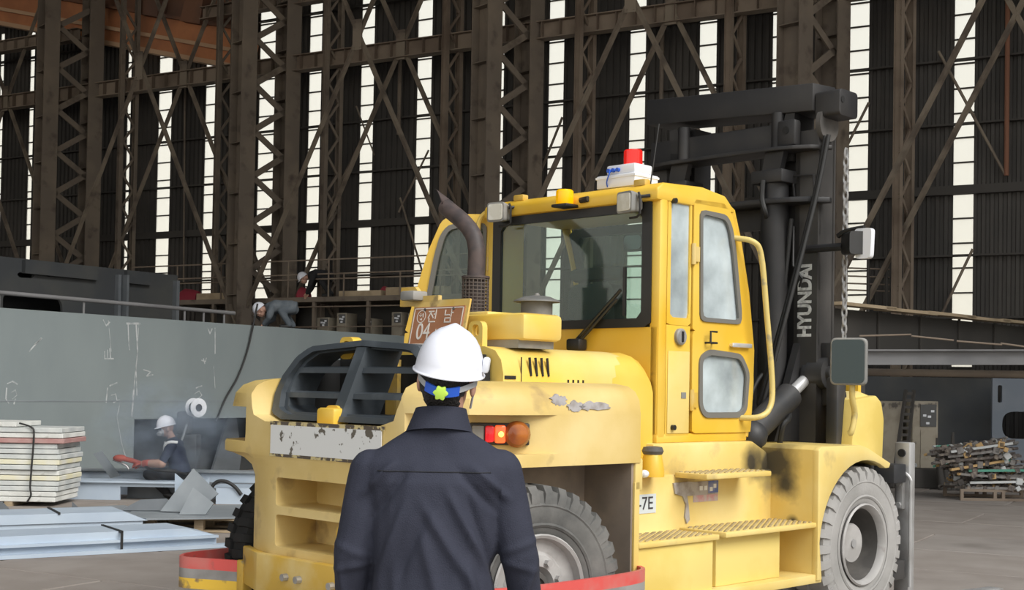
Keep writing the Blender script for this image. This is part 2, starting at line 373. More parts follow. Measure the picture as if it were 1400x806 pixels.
def mesh_of(bm, name, smooth=35):
    me = bpy.data.meshes.new(name); bm.to_mesh(me); bm.free()
    if smooth:
        me.polygons.foreach_set('use_smooth', [True]*len(me.polygons))
        try: me.set_sharp_from_angle(angle=R(smooth))
        except Exception: pass
    return me
def obj(name, bm, m, parent=None, smooth=35, loc=None):
    me = bm if isinstance(bm, bpy.types.Mesh) else mesh_of(bm, name, smooth)
    if m is not None and not me.materials: me.materials.append(MATS[m] if isinstance(m, str) else m)
    o = bpy.data.objects.new(name, me); COL.objects.link(o)
    if parent is not None: o.parent = parent
    if loc is not None: o.location = loc
    return o
def tag(o, label=None, cat=None, group=None, kind=None):
    if label: o['label'] = label
    if cat: o['category'] = cat
    if group: o['group'] = group
    if kind: o['kind'] = kind
    return o
def empty(name, loc=(0, 0, 0), rz=0.0):
    o = bpy.data.objects.new(name, None); COL.objects.link(o); o.location = loc; o.rotation_euler = (0, 0, rz)
    o.empty_display_size = 0.2; return o
SCR = bpy.data.scenes.new('scratch')
def evaluated(o):
    vl = SCR.view_layers[0]; vl.update(); dg = vl.depsgraph; dg.update()
    return bpy.data.meshes.new_from_object(o.evaluated_get(dg))
def boolean(me, cutters):
    o = bpy.data.objects.new('tmp', me); SCR.collection.objects.link(o); tmp = [o]
    for i, c in enumerate(cutters):
        cm = bpy.data.meshes.new('cut'); c.to_mesh(cm); c.free()
        co = bpy.data.objects.new('cut', cm); SCR.collection.objects.link(co); tmp.append(co)
        md = o.modifiers.new('b', 'BOOLEAN'); md.operation = 'DIFFERENCE'; md.object = co; md.solver = 'EXACT'
    out = evaluated(o)
    for t in tmp: bpy.data.objects.remove(t)
    return out
def remesh(bm, voxel, it=6, fac=0.5):
    me = bpy.data.meshes.new('tmp'); bm.to_mesh(me); bm.free()
    o = bpy.data.objects.new('tmp', me); SCR.collection.objects.link(o)
    m1 = o.modifiers.new('r', 'REMESH'); m1.mode = 'VOXEL'; m1.voxel_size = voxel; m1.use_smooth_shade = True
    if it:
        m2 = o.modifiers.new('s', 'SMOOTH'); m2.iterations = it; m2.factor = fac
    out = evaluated(o)
    bpy.data.objects.remove(o); out.polygons.foreach_set('use_smooth', [True]*len(out.polygons)); return out
def text_mesh(body, size, depth=0.002, off=0.0):
    c = bpy.data.curves.new('lettering', 'FONT'); c.body = body; c.size = size; c.extrude = depth; c.offset = off
    c.align_x = 'CENTER'; c.align_y = 'CENTER'
    o = bpy.data.objects.new('tmp', c); SCR.collection.objects.link(o)
    me = evaluated(o)
    bpy.data.objects.remove(o); return me
B = bmesh.new

# ================================================================== THE HALL
PSI = R(29.5)
D = Vector((math.cos(PSI), -math.sin(PSI), 0)); N = Vector((math.sin(PSI), math.cos(PSI), 0))   # along the wall to the right; into the wall
EA = Vector((0.744, 0.668, 0)); PA = Vector((0.668, -0.744, 0))                                 # column depth and width axes
Z = Vector((0, 0, 1))
def basis(o, a, b, c=Z): return Matrix(((a.x, b.x, c.x, o.x), (a.y, b.y, c.y, o.y), (a.z, b.z, c.z, o.z), (0, 0, 0, 1)))
col0 = at_depth(60, 300, 36.0); col0.z = 0
post0 = at_depth(162, 300, 36.0); post0.z = 0
WALLP = post0 + N*1.5
ROOFZ = 17.0

# ---- floor of concrete slabs
bm = B(); add_box(bm, -150, 150, -60, 200, -0.30, -0.035)
floor = tag(obj('floor', bm, 'joint', smooth=0), 'worn brown grey concrete floor of the hall in large slabs', 'floor', kind='structure')
SW, SL = 3.3, 1.65
me_s = []
for mm in ('concrete', 'concrete_pale'):
    bm = B(); add_box(bm, -SW/2+0.012, SW/2-0.012, -SL/2+0.012, SL/2-0.012, -0.06, 0.0, 0.008, 1)
    me_s.append(mesh_of(bm, 'slab', 0)); me_s[-1].materials.append(MATS[mm])
far = []
RZ = -PSI
for j in range(-6, 34):
    for i in range(-14, 15):
        p = N*(j*SL+0.4) + D*((i+(0.5 if j % 2 else 0))*SW)
        d = p.y
        if d < 1.5 or d > 36 or abs(p.x) > 4+d*0.55: continue
        o = obj('slab', me_s[(i*7+j*3) % 5 == 0], None, floor)
        o.location = p; o.location.z = random.uniform(-0.004, 0.0); o.rotation_euler = (0, 0, RZ)
bm = B()
for (x0, x1, y0, y1) in ((-150, 150, -60, 1.0), (-150, 150, 36.5, 200), (-150, -26, 1.0, 36.5), (26, 150, 1.0, 36.5)):
    add_box(bm, x0, x1, y0, y1, -0.034, -0.006)
obj('outer_paving', bm, 'concrete', floor, 0)

# ---- back wall: dark corrugated sheets with daylight strips between
wall = obj('wall_back', (lambda b: (add_box(b, -34, 80, 0.35, 0.45, 0, 2.2), b)[1])(B()), 'cladding', smooth=0)
wall.matrix_world = basis(WALLP, D, N); tag(wall, 'dark corrugated back wall with tall narrow daylight strips', 'wall', kind='structure')
def wall_s(px, y=200): return (at_plane(px, y, WALLP, N)-WALLP).dot(D)
strips = [(-38, -31), (-3, 2), (38, 44), (172, 177), (215, 233), (279, 294), (352, 375), (420, 437), (491, 509), (568, 588), (662, 687),
          (748, 769), (859, 881), (954, 978), (1054, 1072), (1158, 1187), (1303, 1332), (1450, 1482), (1590, 1625)]
ss = [(wall_s(a), wall_s(b)) for a, b in strips]
PH = 0.5
pane_me = {}
bar_bm = None
for k, (a, b) in enumerate(ss):
    wdt = round(b-a, 3)
    bm = B(); add_box(bm, -wdt/2, wdt/2, -0.004, 0.004, 0.0, PH-0.03); me = mesh_of(bm, 'pane', 0); me.materials.append(MATS['pane'])
    zz = 5.72-7*PH
    bm = B()
    for q in range(20):
        if q == 7: zz += 0.13
        obj('pane', me, None, wall, loc=((a+b)/2, 0.03, zz))
        add_box(bm, a-0.02, b+0.02, 0.0, 0.05, zz-(0.03 if q != 7 else 0.16), zz)
        zz += PH
    add_box(bm, a-0.02, b+0.02, 0.0, 0.05, zz-0.03, ROOFZ)
    obj('glazing_bars', bm, 'frame_dark', wall, 0)
edges = [-34.0] + [x for ab in ss for x in ab] + [80.0]
for k in range(0, len(edges), 2):
    a, b = edges[k]-0.01, edges[k+1]+0.01
    per = 0.16; n_ = max(2, int((b-a)/per)); pts = []
    for i in range(n_):
        x = a+(b-a)*i/n_; q = (b-a)/n_
        pts += [(x, 0.02), (x+q*0.38, 0.02), (x+q*0.5, 0.065), (x+q*0.88, 0.065)]
    pts.append((b, 0.02))
    bm = B(); lo = [bm.verts.new((p[0], p[1], 0)) for p in pts]; hi = [bm.verts.new((p[0], p[1], ROOFZ)) for p in pts]
    for i in range(len(pts)-1): bm.faces.new((lo[i], lo[i+1], hi[i+1], hi[i]))
    obj('cladding_sheet', bm, 'cladding', wall, 0)
for zz in (3.2, 4.45, 5.70, 7.1, 8.4, 9.9, 11.4):
    bm = B(); add_box(bm, -34, 80, -0.10, 0.018, zz-0.02, zz+0.02); add_box(bm, -34, 80, -0.12, -0.10, zz-0.02, zz+0.02 if zz != 5.70 else zz+0.16)
    o = obj('wall_girt', bm, 'frame_dark', wall, 0)

# ---- unseen roof and left end wall, shaped to keep light off the left
bm = B(); add_prism(bm, [(-34, 1.5), (80, 1.5), (80, -12.5), (22.5, -12.5), (22.5, -48), (-34, -48)], 'z', ROOFZ, ROOFZ+0.3)
ceil = obj('ceiling', bm, 'cladding', smooth=0); ceil.matrix_world = basis(WALLP, D, N); tag(ceil, 'unseen dark roof over the hall, outline shaped to shade the left', 'roof', kind='structure')
bm = B(); add_box(bm, -34.3, -34, -48, 1.5, 0, ROOFZ)
wl = obj('wall_left', bm, 'cladding', smooth=0); wl.matrix_world = basis(WALLP, D, N); tag(wl, 'unseen dark end wall added to block light from the left', 'wall', kind='structure')

# ---- the row of large laced columns
def laced_column(base, label, leg_e, leg_p, gap, period, lace, ztop, nm='laced_column', group='large laced steel columns', mt='column_brown', stiff=True, z0=0.0, zl0=1.0, zl1=11.5):
    r = empty(nm, base); r.matrix_world = basis(base, EA, PA)
    tag(r, label, 'column', group)
    for c in (0.0, gap):
        bm = B(); t = leg_p*0.07
        for s in (-1, 1): add_box(bm, c-leg_e/2, c+leg_e/2, s*leg_p/2-t/2, s*leg_p/2+t/2, z0, ztop)
        add_box(bm, c-t/2, c+t/2, -leg_p/2, leg_p/2, z0, ztop)
        if stiff:
            zz = 1.3
            while zz < ztop: add_box(bm, c-leg_e/2+0.01, c+leg_e/2-0.01, -leg_p/2+0.02, leg_p/2-0.02, zz, zz+0.02); zz += 1.25
        obj('leg', bm, mt, r, 0)
    z = zl0; k = 0
    while z < zl1:
        a = Vector((leg_e/2 if k % 2 == 0 else gap-leg_e/2, leg_p*0.3, z)); b = Vector((gap-leg_e/2 if k % 2 == 0 else leg_e/2, leg_p*0.3, z+period/2))
        bm = B(); d = (b-a).normalized(); u = Vector((0, 1, 0)); v = d.cross(u)
        rings = [[p+u*(sa*0.02)+v*(sb*lace/2) for sa, sb in ((-1, -1), (1, -1), (1, 1), (-1, 1))] for p in (a-d*0.08, b+d*0.08)]
        add_rings(bm, rings); obj('lacing_bar', bm, mt, r, 0); z += period/2; k += 1
    return r
colbase = [col0 + D*(7.0*i) for i in range(-1, 6)]
clabels = ['tall laced steel column standing just outside the left edge of the hall view',
           'leftmost large laced steel column, behind the dark steel block',
           'large laced steel column left of the bent worker in grey jacket',
           'large laced steel column rising directly behind the forklift cab roof',
           'large laced steel column rising behind the right end of the forklift mast',
           'tall laced steel column right of the scrap pile, outside the view', 'farthest right laced steel column outside the view']
for i in range(5):
    laced_column(colbase[i], clabels[i], 0.42, 0.52, 1.27, 1.15, 0.15, ROOFZ)
plabels = ['slim laced wall post left of the orange crane girder end', 'slim laced wall post near the upper left crane girder', 'slim laced wall post beside the worker in black on the platform',
           'slim laced wall post behind the exhaust pipe', 'slim laced wall post left of the red beacon', 'slim laced wall post above the forklift mast top beam', 'slim laced wall post right of the forklift mast', 'slim laced wall post above the scrap pile right edge']
for i in range(8):
    b = post0 + D*(3.5*(i)); 
    laced_column(b - N*0.0, plabels[i], 0.10, 0.16, 0.42, 0.9, 0.06, ROOFZ, 'wall_post', 'slim laced wall posts', 'girder_tan' if i > 2 else 'column_brown', stiff=False)

# ---- plate girders with stiffeners between the columns
def girder(z0, z1, i0, i1, label):
    o0 = colbase[0] + EA*1.27
    r = empty('plate_girder', o0); r.matrix_world = basis(o0, D, N); tag(r, label, 'girder', 'plate girders along the wall')
    x0, x1 = i0*7.0, i1*7.0
    bm = B(); add_box(bm, x0, x1, -0.01, 0.01, z0, z1); obj('web', bm, 'girder_tan', r, 0)
    for zz in (z0, z1):
        bm = B(); add_box(bm, x0, x1, -0.14, 0.14, zz-0.012, zz+0.012); obj('flange', bm, 'girder_tan', r, 0)
    bm = B(); add_box(bm, -0.006, 0.006, -0.13, 0.0, z0, z1); me = mesh_of(bm, 'stiffener', 0); me.materials.append(MATS['girder_tan'])
    x = x0+0.2
    while x < x1: obj('stiffener', me, None, r, loc=(x, 0, 0)); x += 0.46
girder(9.55, 9.93, 0.2, 6.2, 'long tan plate girder with stiffeners crossing behind the columns at mid height')
gpx = lambda x: (at_plane(x, 40, colbase[0]+EA*1.27, N)-colbase[0]-EA*1.27).dot(D)/7.0
girder(11.25, 11.56, 0.2, gpx(110), 'tan plate girder with stiffeners at the upper left corner')
girder(11.25, 11.56, gpx(277), 6.2, 'upper tan plate girder with stiffeners running right from the crane girder end')

# ---- X braces between the columns
def brace(p, q, r_, label, nm='cross_brace', group='diagonal braces between the columns', mt='brace_brown'):
    bm = B(); d = (q-p).normalized(); u = PA; v = d.cross(u).normalized(); u = v.cross(d)
    rings = [[a+u*(sa*r_)+v*(sb*r_) for sa, sb in ((-1, -1), (1, -1), (1, 1), (-1, 1))] for a in (p, q)]
    for rr in rings: rr[:] = [c for c in rr]
    o0 = p.copy(); add_rings(bm, [[c-o0 for c in rr] for rr in rings])
    o = obj(nm, bm, mt, None, 0, loc=o0); tag(o, label, 'brace', group); return o
bays = ['left of the leftmost column', 'between the two leftmost columns', 'above the bent worker, left of the cab', 'behind the cab and red beacon', 'at the right above the scrap pile']
def brace_bar(p, q, r_, o0, parent, mt='brace_brown'):
    bm = B(); d = (q-p).normalized(); v = d.cross(PA).normalized(); u = v.cross(d)
    add_rings(bm, [[a+u*(sa*r_)+v*(sb*r_)-o0 for sa, sb in ((-1, -1), (1, -1), (1, 1), (-1, 1))] for a in (p, q)])
    return obj('brace', bm, mt, parent, 0)
for i in range(0, 5):
    a = colbase[i]; b = colbase[i+1]
    for pl, (off, nmz) in enumerate(((Vector((0, 0, 0)), 'front'), (EA*1.27, 'rear'))):
        zl = 3.0 if i < 4 else 2.0
        c = (a+b)/2+off; r = empty('cross_bracing', c)
        tag(r, '%s pair of diagonal steel braces %s' % (nmz, bays[i]), 'brace', 'cross braces between the columns')
        brace_bar(a+off+Z*zl, b+off+Z*(zl+13.7), 0.042, c, r)
        if i < 4 or pl == 1: brace_bar(a+off+Z*(zl+13.7), b+off+Z*zl, 0.042, c, r)
        if i < 4:
            bm = B(); add_box(bm, -0.13, 0.13, -0.075, -0.06, 9.49, 10.21)
            for zz in (9.55, 10.15):
                for xx in (-0.08, 0.08): add_cyl(bm, (xx, -0.09, zz), (xx, -0.07, zz), 0.02, n=6)
            g = obj('gusset_plate', bm, 'brace_brown', r, 0); g.rotation_euler = (0, 0, RZ)
def rod(p, q, r_, label, nm, cat, mt='brace_brown', group=None):
    bm = B(); p = Vector(p); add_cyl(bm, (0, 0, 0), Vector(q)-p, r_, n=8)
    return tag(obj(nm, bm, mt, None, 60, loc=p), label, cat, group)
WP2 = WALLP - N*0.2
for (x0, y0, x1, y1, t, lb) in ((1283, 70, 1374, 238, 0.03, 'thin wall rod crossing the daylight strip at upper right'), (1330, 340, 1288, 428, 0.03, 'thin wall rod low on the daylight strip at right'),
        (1188, 140, 1150, 215, 0.03, 'thin wall rod right of the mast top'), (769, 160, 733, 250, 0.03, 'thin wall rod above the cab roof, left'), (487, 145, 512, 212, 0.02, 'thin wall rod crossing the strip above the exhaust side'),
        (512, 155, 440, 300, 0.025, 'thin wall rod right of the worker platform'), (586, 205, 545, 290, 0.025, 'thin wall rod left of the exhaust tip'), (547, 270, 592, 420, 0.025, 'thin wall rod beside the open cab door')):
    rod(at_plane(x0, y0, WP2, N), at_plane(x1, y1, WP2, N), t, lb, 'wall_rod', 'rod')
for (x, y0, y1, t, mt, lb) in ((547, 76, 184, 0.05, 'column_brown', 'vertical pipe hanging below the girder left of the exhaust'), (253, 118, 385, 0.025, 'column_brown', 'thin vertical wall pipe left of the second column'),
        (906, 20, 140, 0.05, 'column_brown', 'vertical wall pipe above the mast beam'), (1378, -20, 240, 0.05, 'pipe_rust', 'rusty vertical wall pipe at the right edge')):
    rod(at_plane(x, y0, WP2, N), at_plane(x-2, y1, WP2, N), t, lb, 'wall_pipe', 'pipe', mt)

# ---- orange crane girder at the upper left, between the columns and the wall
CP = col0 + N*1.95
ca_, cb_ = at_plane(-60, 24, CP, N), at_plane(342, 99, CP, N)
dirc = (ca_-cb_).normalized(); upc = N.cross(dirc).normalized()
if upc.z < 0: upc = -upc
r = empty('crane_girder', cb_); r.matrix_world = basis(cb_, dirc, N, upc); tag(r, 'orange brown overhead crane girder at the upper left behind the columns', 'crane'); LG = (ca_-cb_).length
for (y0, y1, z0, z1, m_, nm) in ((-0.30, 0.12, 0.0, 0.12, 'crane_tan', 'bottom_flange'), (-0.20, 0.12, 0.12, 0.42, 'crane_orange', 'lower_web'), (-0.34, 0.12, 0.42, 0.52, 'crane_tan', 'middle_flange'), (-0.16, 0.12, 0.52, 1.02, 'crane_orange', 'upper_web'), (-0.34, 0.12, 1.02, 1.10, 'crane_brown', 'top_flange'), (-0.10, 0.12, 1.10, 2.2, 'crane_brown', 'rear_beam')):
    bm = B(); add_box(bm, 0 if z0 < 1 else 0.4, LG, y0, y1, z0, z1); obj(nm, bm, m_, r, 0)
for x in (1.7, 3.3):
    bm = B(); add_prism(bm, [(x, 0.98), (x+0.75, 0.98), (x+0.65, 2.1), (x+0.1, 2.1)], 'y', -0.45, -0.15); obj('drive_housing', bm, 'crane_brown', r, 0)

# ================================================================== THE FORKLIFT  (local: x forward, y left, z up)
FK0 = at_depth(745, 805, 7.09) + Vector((-math.cos(R(45)), math.sin(R(45)), 0))*1.25; FK0.z = 0
fk = empty('forklift', FK0, R(45))
tag(fk, 'large yellow forklift truck seen from behind with black mast and glazed cab', 'forklift')

# ---- counterweight: one casting with wings over the rear wheels, pockets and lamp recesses cut in
wing = [(-0.60, 0.45), (-0.588, 0.75), (-0.535, 0.98), (-0.45, 1.11), (-0.26, 1.195), (0.0, 1.215), (0.83, 1.215)]
low = [(-0.60, 0.45), (-0.57, 0.62), (-0.52, 0.74), (-0.44, 0.80), (-0.30, 0.82), (0.0, 0.82), (0.83, 0.82)]
lipp = [(-0.60, 0.45), (-0.592, 0.75), (-0.56, 1.0), (-0.49, 1.13), (-0.28, 1.21), (0.0, 1.22), (0.83, 1.22)]
def fil(t): return [(a[0]*(1-t)+b[0]*t, a[1]*(1-t)+b[1]*t) if a[0] < -0.40 else a for a, b in zip(low, lipp)]
def full(h): return h + [(x, -y) for x, y in reversed(h)]
def inset(pts, k):
    return [((x+k) if x < 0.8 else x, y-math.copysign(min(k, abs(y)), y)) for x, y in pts]
bm = B(); rings = []
for z_, k, pl0 in ((0.44, 0.02, low), (0.60, 0.0, low), (1.08, 0.0, low), (1.14, 0.0, fil(0.12)), (1.18, 0.0, fil(0.38)), (1.205, 0.0, fil(0.75)), (1.215, 0.0, lipp), (1.27, 0.0, lipp), (1.34, 0.0, wing), (1.50, 0.0, wing), (1.58, 0.012, wing), (1.63, 0.045, wing), (1.66, 0.10, wing), (1.675, 0.20, wing)):
    rings.append([Vector((x, y, z_)) for x, y in inset(full(pl0), k)])
add_rings(bm, rings); body = mesh_of(bm, 'counterweight', 0)
cut = []
for s in (1, -1):
    c = B(); add_prism(c, [(-0.75, s*0.70), (-0.47, s*0.79), (-0.32, s*0.94), (-0.03, s*1.16), (0.16, s*1.235), (0.16, s*1.5), (-0.9, s*1.5)], 'z', 1.285, 1.495); cut.append(c)  # lamp recess
for z0, z1 in ((0.915, 1.085), (0.675, 0.865)):
    c = B(); add_prism(c, round_poly([(0.40, z0), (0.40, z1), (-0.36, z1), (-0.36, z0)], 0.03), 'x', -0.8, -0.30); cut.append(c)
gpoly = [(0.52, 0.0), (0.645, 0.08), (0.69, 0.34), (0.68, 0.58), (0.61, 0.84), (0.50, 0.98), (0.0, 1.05), (-0.50, 0.98), (-0.61, 0.84), (-0.68, 0.58), (-0.69, 0.34), (-0.645, 0.08), (-0.52, 0.0)]
def GP(v, t, dp=0.0): return Vector((-0.47+0.20*t+dp, v, 1.425+0.46*t))
c = B(); pp = [(v*1.03, 1.425+0.46*t-0.012) for v, t in gpoly]; add_prism(c, pp, 'x', -0.9, 0.5); cut.append(c)
body = boolean(body, cut)
cwt = obj('counterweight', body, 'cw_yellow', fk); body.polygons.foreach_set('use_smooth', [True]*len(body.polygons)); body.set_sharp_from_angle(angle=R(28))
for i in range(2):   # lifting eyes on the rear and the top
    bm = B(); x, y, z_ = ((-0.43, 0.045, 1.38), (-0.06, 0.40, 1.80))[i]
    o_ = round_poly([(y-0.07, z_), (y+0.07, z_), (y+0.07, z_+0.14), (y-0.07, z_+0.14)], 0.05); i_ = round_poly([(y-0.032, z_+0.05), (y+0.032, z_+0.05), (y+0.032, z_+0.115), (y-0.032, z_+0.115)], 0.03)
    add_ring_panel(bm, o_, i_, 'x', x-0.035, x+0.035, 32); obj('lifting_eye', bm, 'cab_yellow', cwt)
bm = B(); add_box(bm, -0.52, -0.40, -0.04, 0.13, 1.395, 1.505, 0.02); obj('latch_box', bm, 'cab_yellow', cwt)
bm = B(); add_box(bm, -0.606, -0.60, -0.58, 0.46, 1.225, 1.395); obj('white_label', bm, 'label_white', cwt, 0)['label'] = 'worn white label strip'
bm = B(); add_box(bm, -0.604, -0.60, -0.60, 0.47, 1.395, 1.418); add_box(bm, -0.604, -0.60, -0.60, 0.47, 1.207, 1.225); obj('label_residue', bm, 'label_worn', cwt, 0)
bm = B(); add_prism(bm, [(-0.60, 0.50), (-0.48, 0.83), (-0.53, 0.84), (-0.66, 0.50), (-0.66, -0.50), (-0.53, -0.84), (-0.48, -0.83), (-0.60, -0.50)], 'z', 0.40, 0.63, 0.008); obj('rear_bumper', bm, 'bumper_ochre', cwt)
for y in (0.19, 0.06, -0.25, -0.38):
    bm = B(); add_cyl(bm, (-0.66, y, 0.52), (-0.695, y, 0.52), 0.022, n=8); obj('bolt', bm, 'steel', cwt)
bm = B(); add_cyl(bm, (-0.56, -0.18, 0.80), (-0.44, -0.18, 0.80), 0.045, n=14); obj('tow_pin', bm, 'bumper_ochre', cwt)
# inner wheel wells
for s in (1, -1):
    bm = B(); add_box(bm, -0.36, 0.79, s*0.815, s*0.835, 0.30, 1.21); add_box(bm, 0.77, 0.79, s*0.83, s*1.20, 0.50, 1.21); obj('wheel_well_liner', bm, 'well_brown', fk, 0)
# lamp clusters in both recesses
for s in (1, -1):
    a = Vector((-0.32, s*0.945, 1.39)); b = Vector((-0.03, s*1.16, 1.39)); d = (b-a).normalized(); nn = Vector((d.y, -d.x, 0))*(1 if s > 0 else -1)
    if nn.x > 0: nn = -nn
    Mx = basis(a, d, nn)
    bm = B(); add_box(bm, 0.02, 0.345, 0.0, 0.03, -0.06, 0.06, 0.008, M=Mx); ho = obj('tail_lamp', bm, 'plastic_black', fk)
    bm = B(); add_box(bm, 0.03, 0.095, 0.028, 0.045, -0.045, 0.045, 0.008, M=Mx); obj('reverse_lens', bm, 'plastic_grey', ho)
    bm = B(); add_box(bm, 0.10, 0.15, 0.028, 0.055, -0.045, 0.045, 0.012, M=Mx); obj('brake_lens', bm, 'lens_red', ho)
    bm = B(); add_box(bm, 0.152, 0.212, 0.028, 0.06, -0.048, 0.048, 0.012, M=Mx); obj('brake_lens', bm, 'lens_lit', ho)
    bm = B(); add_ball(bm, (0, 0, 0), (0.016, 0.006, 0.016), 10, 6, M=None); bmesh.ops.transform(bm, matrix=Mx @ Matrix.Translation((0.185, 0.061, 0.0)), verts=bm.verts); obj('bulb', bm, 'bulb_lit', ho)
    bm = B(); add_lathe(bm, [(0.072, 0.02), (0.072, 0.05), (0.055, 0.075), (0.02, 0.085)], (0, 0, 0), 'y', 24); bmesh.ops.transform(bm, matrix=Mx @ Matrix.Translation((0.275, 0, 0)), verts=bm.verts); obj('turn_lens', bm, 'lens_orange', ho)
# scuffed patches of bare primer on the right wing
def blob(seed, w_, h_, n_=26):
    random.seed(seed); return [(w_*math.cos(2*PI*k/n_)*random.uniform(0.65, 1.1), h_*math.sin(2*PI*k/n_)*random.uniform(0.5, 1.15)) for k in range(n_)]
for sd_, u_, z_, w_, h_ in ((1, 0.13, 1.575, 0.075, 0.036), (2, 0.26, 1.545, 0.08, 0.03), (3, 0.43, 1.545, 0.14, 0.03)):
    bm = B(); yv = -1.2165 + (0.012 if z_ > 1.56 else 0.003)
    add_prism(bm, [(u_+a, z_+b) for a, b in blob(sd_, w_, h_)], 'y', yv-0.004, yv+0.01); obj('paint_scuff', bm, 'sticker_grey', cwt, 0)

# ---- black rear grille
gr_o = [(v, t) for v, t in gpoly]; gr_i = scale_poly(gr_o, -0.0)
cy = 0.5
gr_i = [(v*0.91, cy+(t-cy)*0.86) for v, t in gpoly]
def ring_band(po, pi, dp0, dp1, N_=72):
    bm = B(); o_ = resample(po, N_); i_ = resample(pi, N_); V = {}
    for nm, pl_ in (('o', o_), ('i', i_)):
        for c_, dp in ((0, dp0), (1, dp1)): V[nm, c_] = [bm.verts.new(GP(p[0], p[1], dp)) for p in pl_]
    fs = []
    for k in range(N_):
        q = (k+1) % N_
        for a, b in ((('o', 0), ('i', 0)), (('i', 1), ('o', 1)), (('o', 1), ('o', 0)), (('i', 0), ('i', 1))): fs.append(bm.faces.new((V[a][k], V[a][q], V[b][q], V[b][k])))
    bmesh.ops.recalc_face_normals(bm, faces=fs); return bm
bm = ring_band(gr_o, gr_i, -0.02, 0.02)
gri = obj('rear_grille', bm, 'grille_black', fk)
bm = ring_band([(v*0.985, cy+(t-cy)*0.98) for v, t in gpoly], [(v*0.86, cy+(t-cy)*0.80) for v, t in gpoly], 0.02, 0.22); obj('shroud', bm, 'grille_black', gri)
bm = B()
for c_, (ta, tb) in enumerate(((0.06, 0.96),)):
    q = [GP(-0.045, ta, -0.015), GP(0.045, ta, -0.015), GP(0.045, tb, -0.015), GP(-0.045, tb, -0.015)]; p2 = [GP(-0.085, ta, 0.24), GP(0.03, ta, 0.24), GP(0.03, tb, 0.24), GP(-0.085, tb, 0.24)]
    add_rings(bm, [q, p2])
obj('centre_divider', bm, 'grille_black', gri)
for t in (0.33, 0.66):
    for s in (1, -1):
        bm = B(); e = 0.635 if t < 0.5 else 0.605
        q = [[GP(s*v, t+dt, dp) for dt, dp in ((-0.04, 0.06), (-0.04, 0.02), (0.03, 0.015), (0.05, 0.06))] for v in (0.03, e)]
        add_rings(bm, q); obj('grille_bar', bm, 'grille_black', gri)
bm = B(); add_box(bm, 0.06, 0.10, -0.66, 0.66, 1.40, 1.83); obj('radiator', bm, 'dark_inside', gri, 0)
bm = B(); add_box(bm, -0.40, 0.12, -0.66, 0.66, 1.416, 1.432); obj('grille_shade_floor', bm, 'dark_inside', gri, 0)  # dark plate added to paint the shade at the bottom of the opening
for s in (1, -1):
    bm = B(); add_box(bm, -0.27, 0.12, s*0.66, s*0.672, 1.432, 1.80); obj('grille_shade_side', bm, 'dark_inside', gri, 0)  # dark sheets added to paint the shade at both sides of the opening
bm = B(); add_box(bm, 0.03, 0.058, 0.05, 0.16, 1.44, 1.80); add_box(bm, 0.03, 0.058, -0.20, -0.14, 1.44, 1.82); obj('radiator_bracket', bm, 'bumper_ochre', gri, 0)

# ---- engine hood
hp = [(0.76, 1.20), (0.76, 1.72), (0.74, 1.80), (0.69, 1.855), (0.60, 1.88), (-0.60, 1.88), (-0.69, 1.855), (-0.74, 1.80), (-0.76, 1.72), (-0.76, 1.20)]
bm = B(); add_rings(bm, [[Vector((u_, y*k, 1.2+(z_-1.2)*k2)) for y, z_ in hp] for u_, k, k2 in ((0.14, 1, 1), (1.18, 1, 1), (1.27, 1.0, 0.995), (1.34, 1.0, 0.96), (1.40, 1.0, 0.88), (1.43, 1.0, 0.72))])
hood = obj('engine_hood', bm, 'hood_yellow', fk, 40)
bm = B(); add_rings(bm, [[Vector((u_, y*k, 1.2+(z_-1.2)*k2)) for y, z_ in hp] for u_, k, k2 in ((1.10, 1.0, 0.98), (1.34, 1.02, 1.0), (1.42, 1.02, 0.95), (1.485, 1.02, 0.82), (1.49, 1.02, 0.1))]); obj('hood_end_panel', bm, 'cab_yellow', fk, 40)
for k in range(4):
    bm = B(); u_ = 0.36+k*0.05; add_box(bm, -0.007, 0.007, -0.004, 0.004, -0.055, 0.055, M=Matrix.Translation((u_, -0.7615, 1.765)) @ Matrix.Rotation(R(-8), 4, 'Y')); obj('hood_slot', bm, 'dark_inside', hood, 0)
for k in range(4):
    bm = B(); add_box(bm, 0.69+k*0.045-0.006, 0.69+k*0.045+0.006, -0.7645, -0.757, 1.66, 1.695); obj('hood_slot', bm, 'dark_inside', hood, 0)
bm = B(); add_box(bm, 0.02+0.13, 0.24, -0.7645, -0.757, 1.69, 1.71); obj('hood_latch', bm, 'dark_inside', hood, 0)
bm = B(); add_box(bm, 0.284, 0.29, -0.762, -0.757, 1.64, 1.82); obj('hood_seam', bm, 'dark_inside', hood, 0)

# yellow box, bracket with an eye, number plate, exhaust, air pre-cleaner on the hood
bm = B(); add_box(bm, 0.28, 0.62, -0.78, -0.16, 1.92, 2.08, 0.03); bx_ = obj('filter_box', bm, 'hood_yellow', fk)
bm = B(); add_box(bm, 0.30, 0.60, -0.72, -0.3, 1.875, 1.925); obj('box_base', bm, 'plastic_grey', bx_)
bm = B(); add_box(bm, 0.45, 0.75, -0.30, 0.05, 2.07, 2.11, 0.01); obj('box_lid', bm, 'hood_yellow', bx_)
bm = B(); o_ = round_poly([(-0.56, 1.84), (-0.44, 1.84), (-0.44, 2.03), (-0.56, 2.03)], 0.04); i_ = round_poly([(-0.53, 1.94), (-0.47, 1.94), (-0.47, 2.01), (-0.53, 2.01)], 0.03)
add_ring_panel(bm, o_, i_, 'x', 0.16, 0.20, 32); obj('hood_lug', bm, 'hood_yellow', fk)
Mp = basis(Vector((0.165, -0.155, 2.025)), Vector((0, -1, 0)), Vector((math.sin(R(12)), 0, math.cos(R(12)))), Vector((-math.cos(R(12)), 0, math.sin(R(12)))))
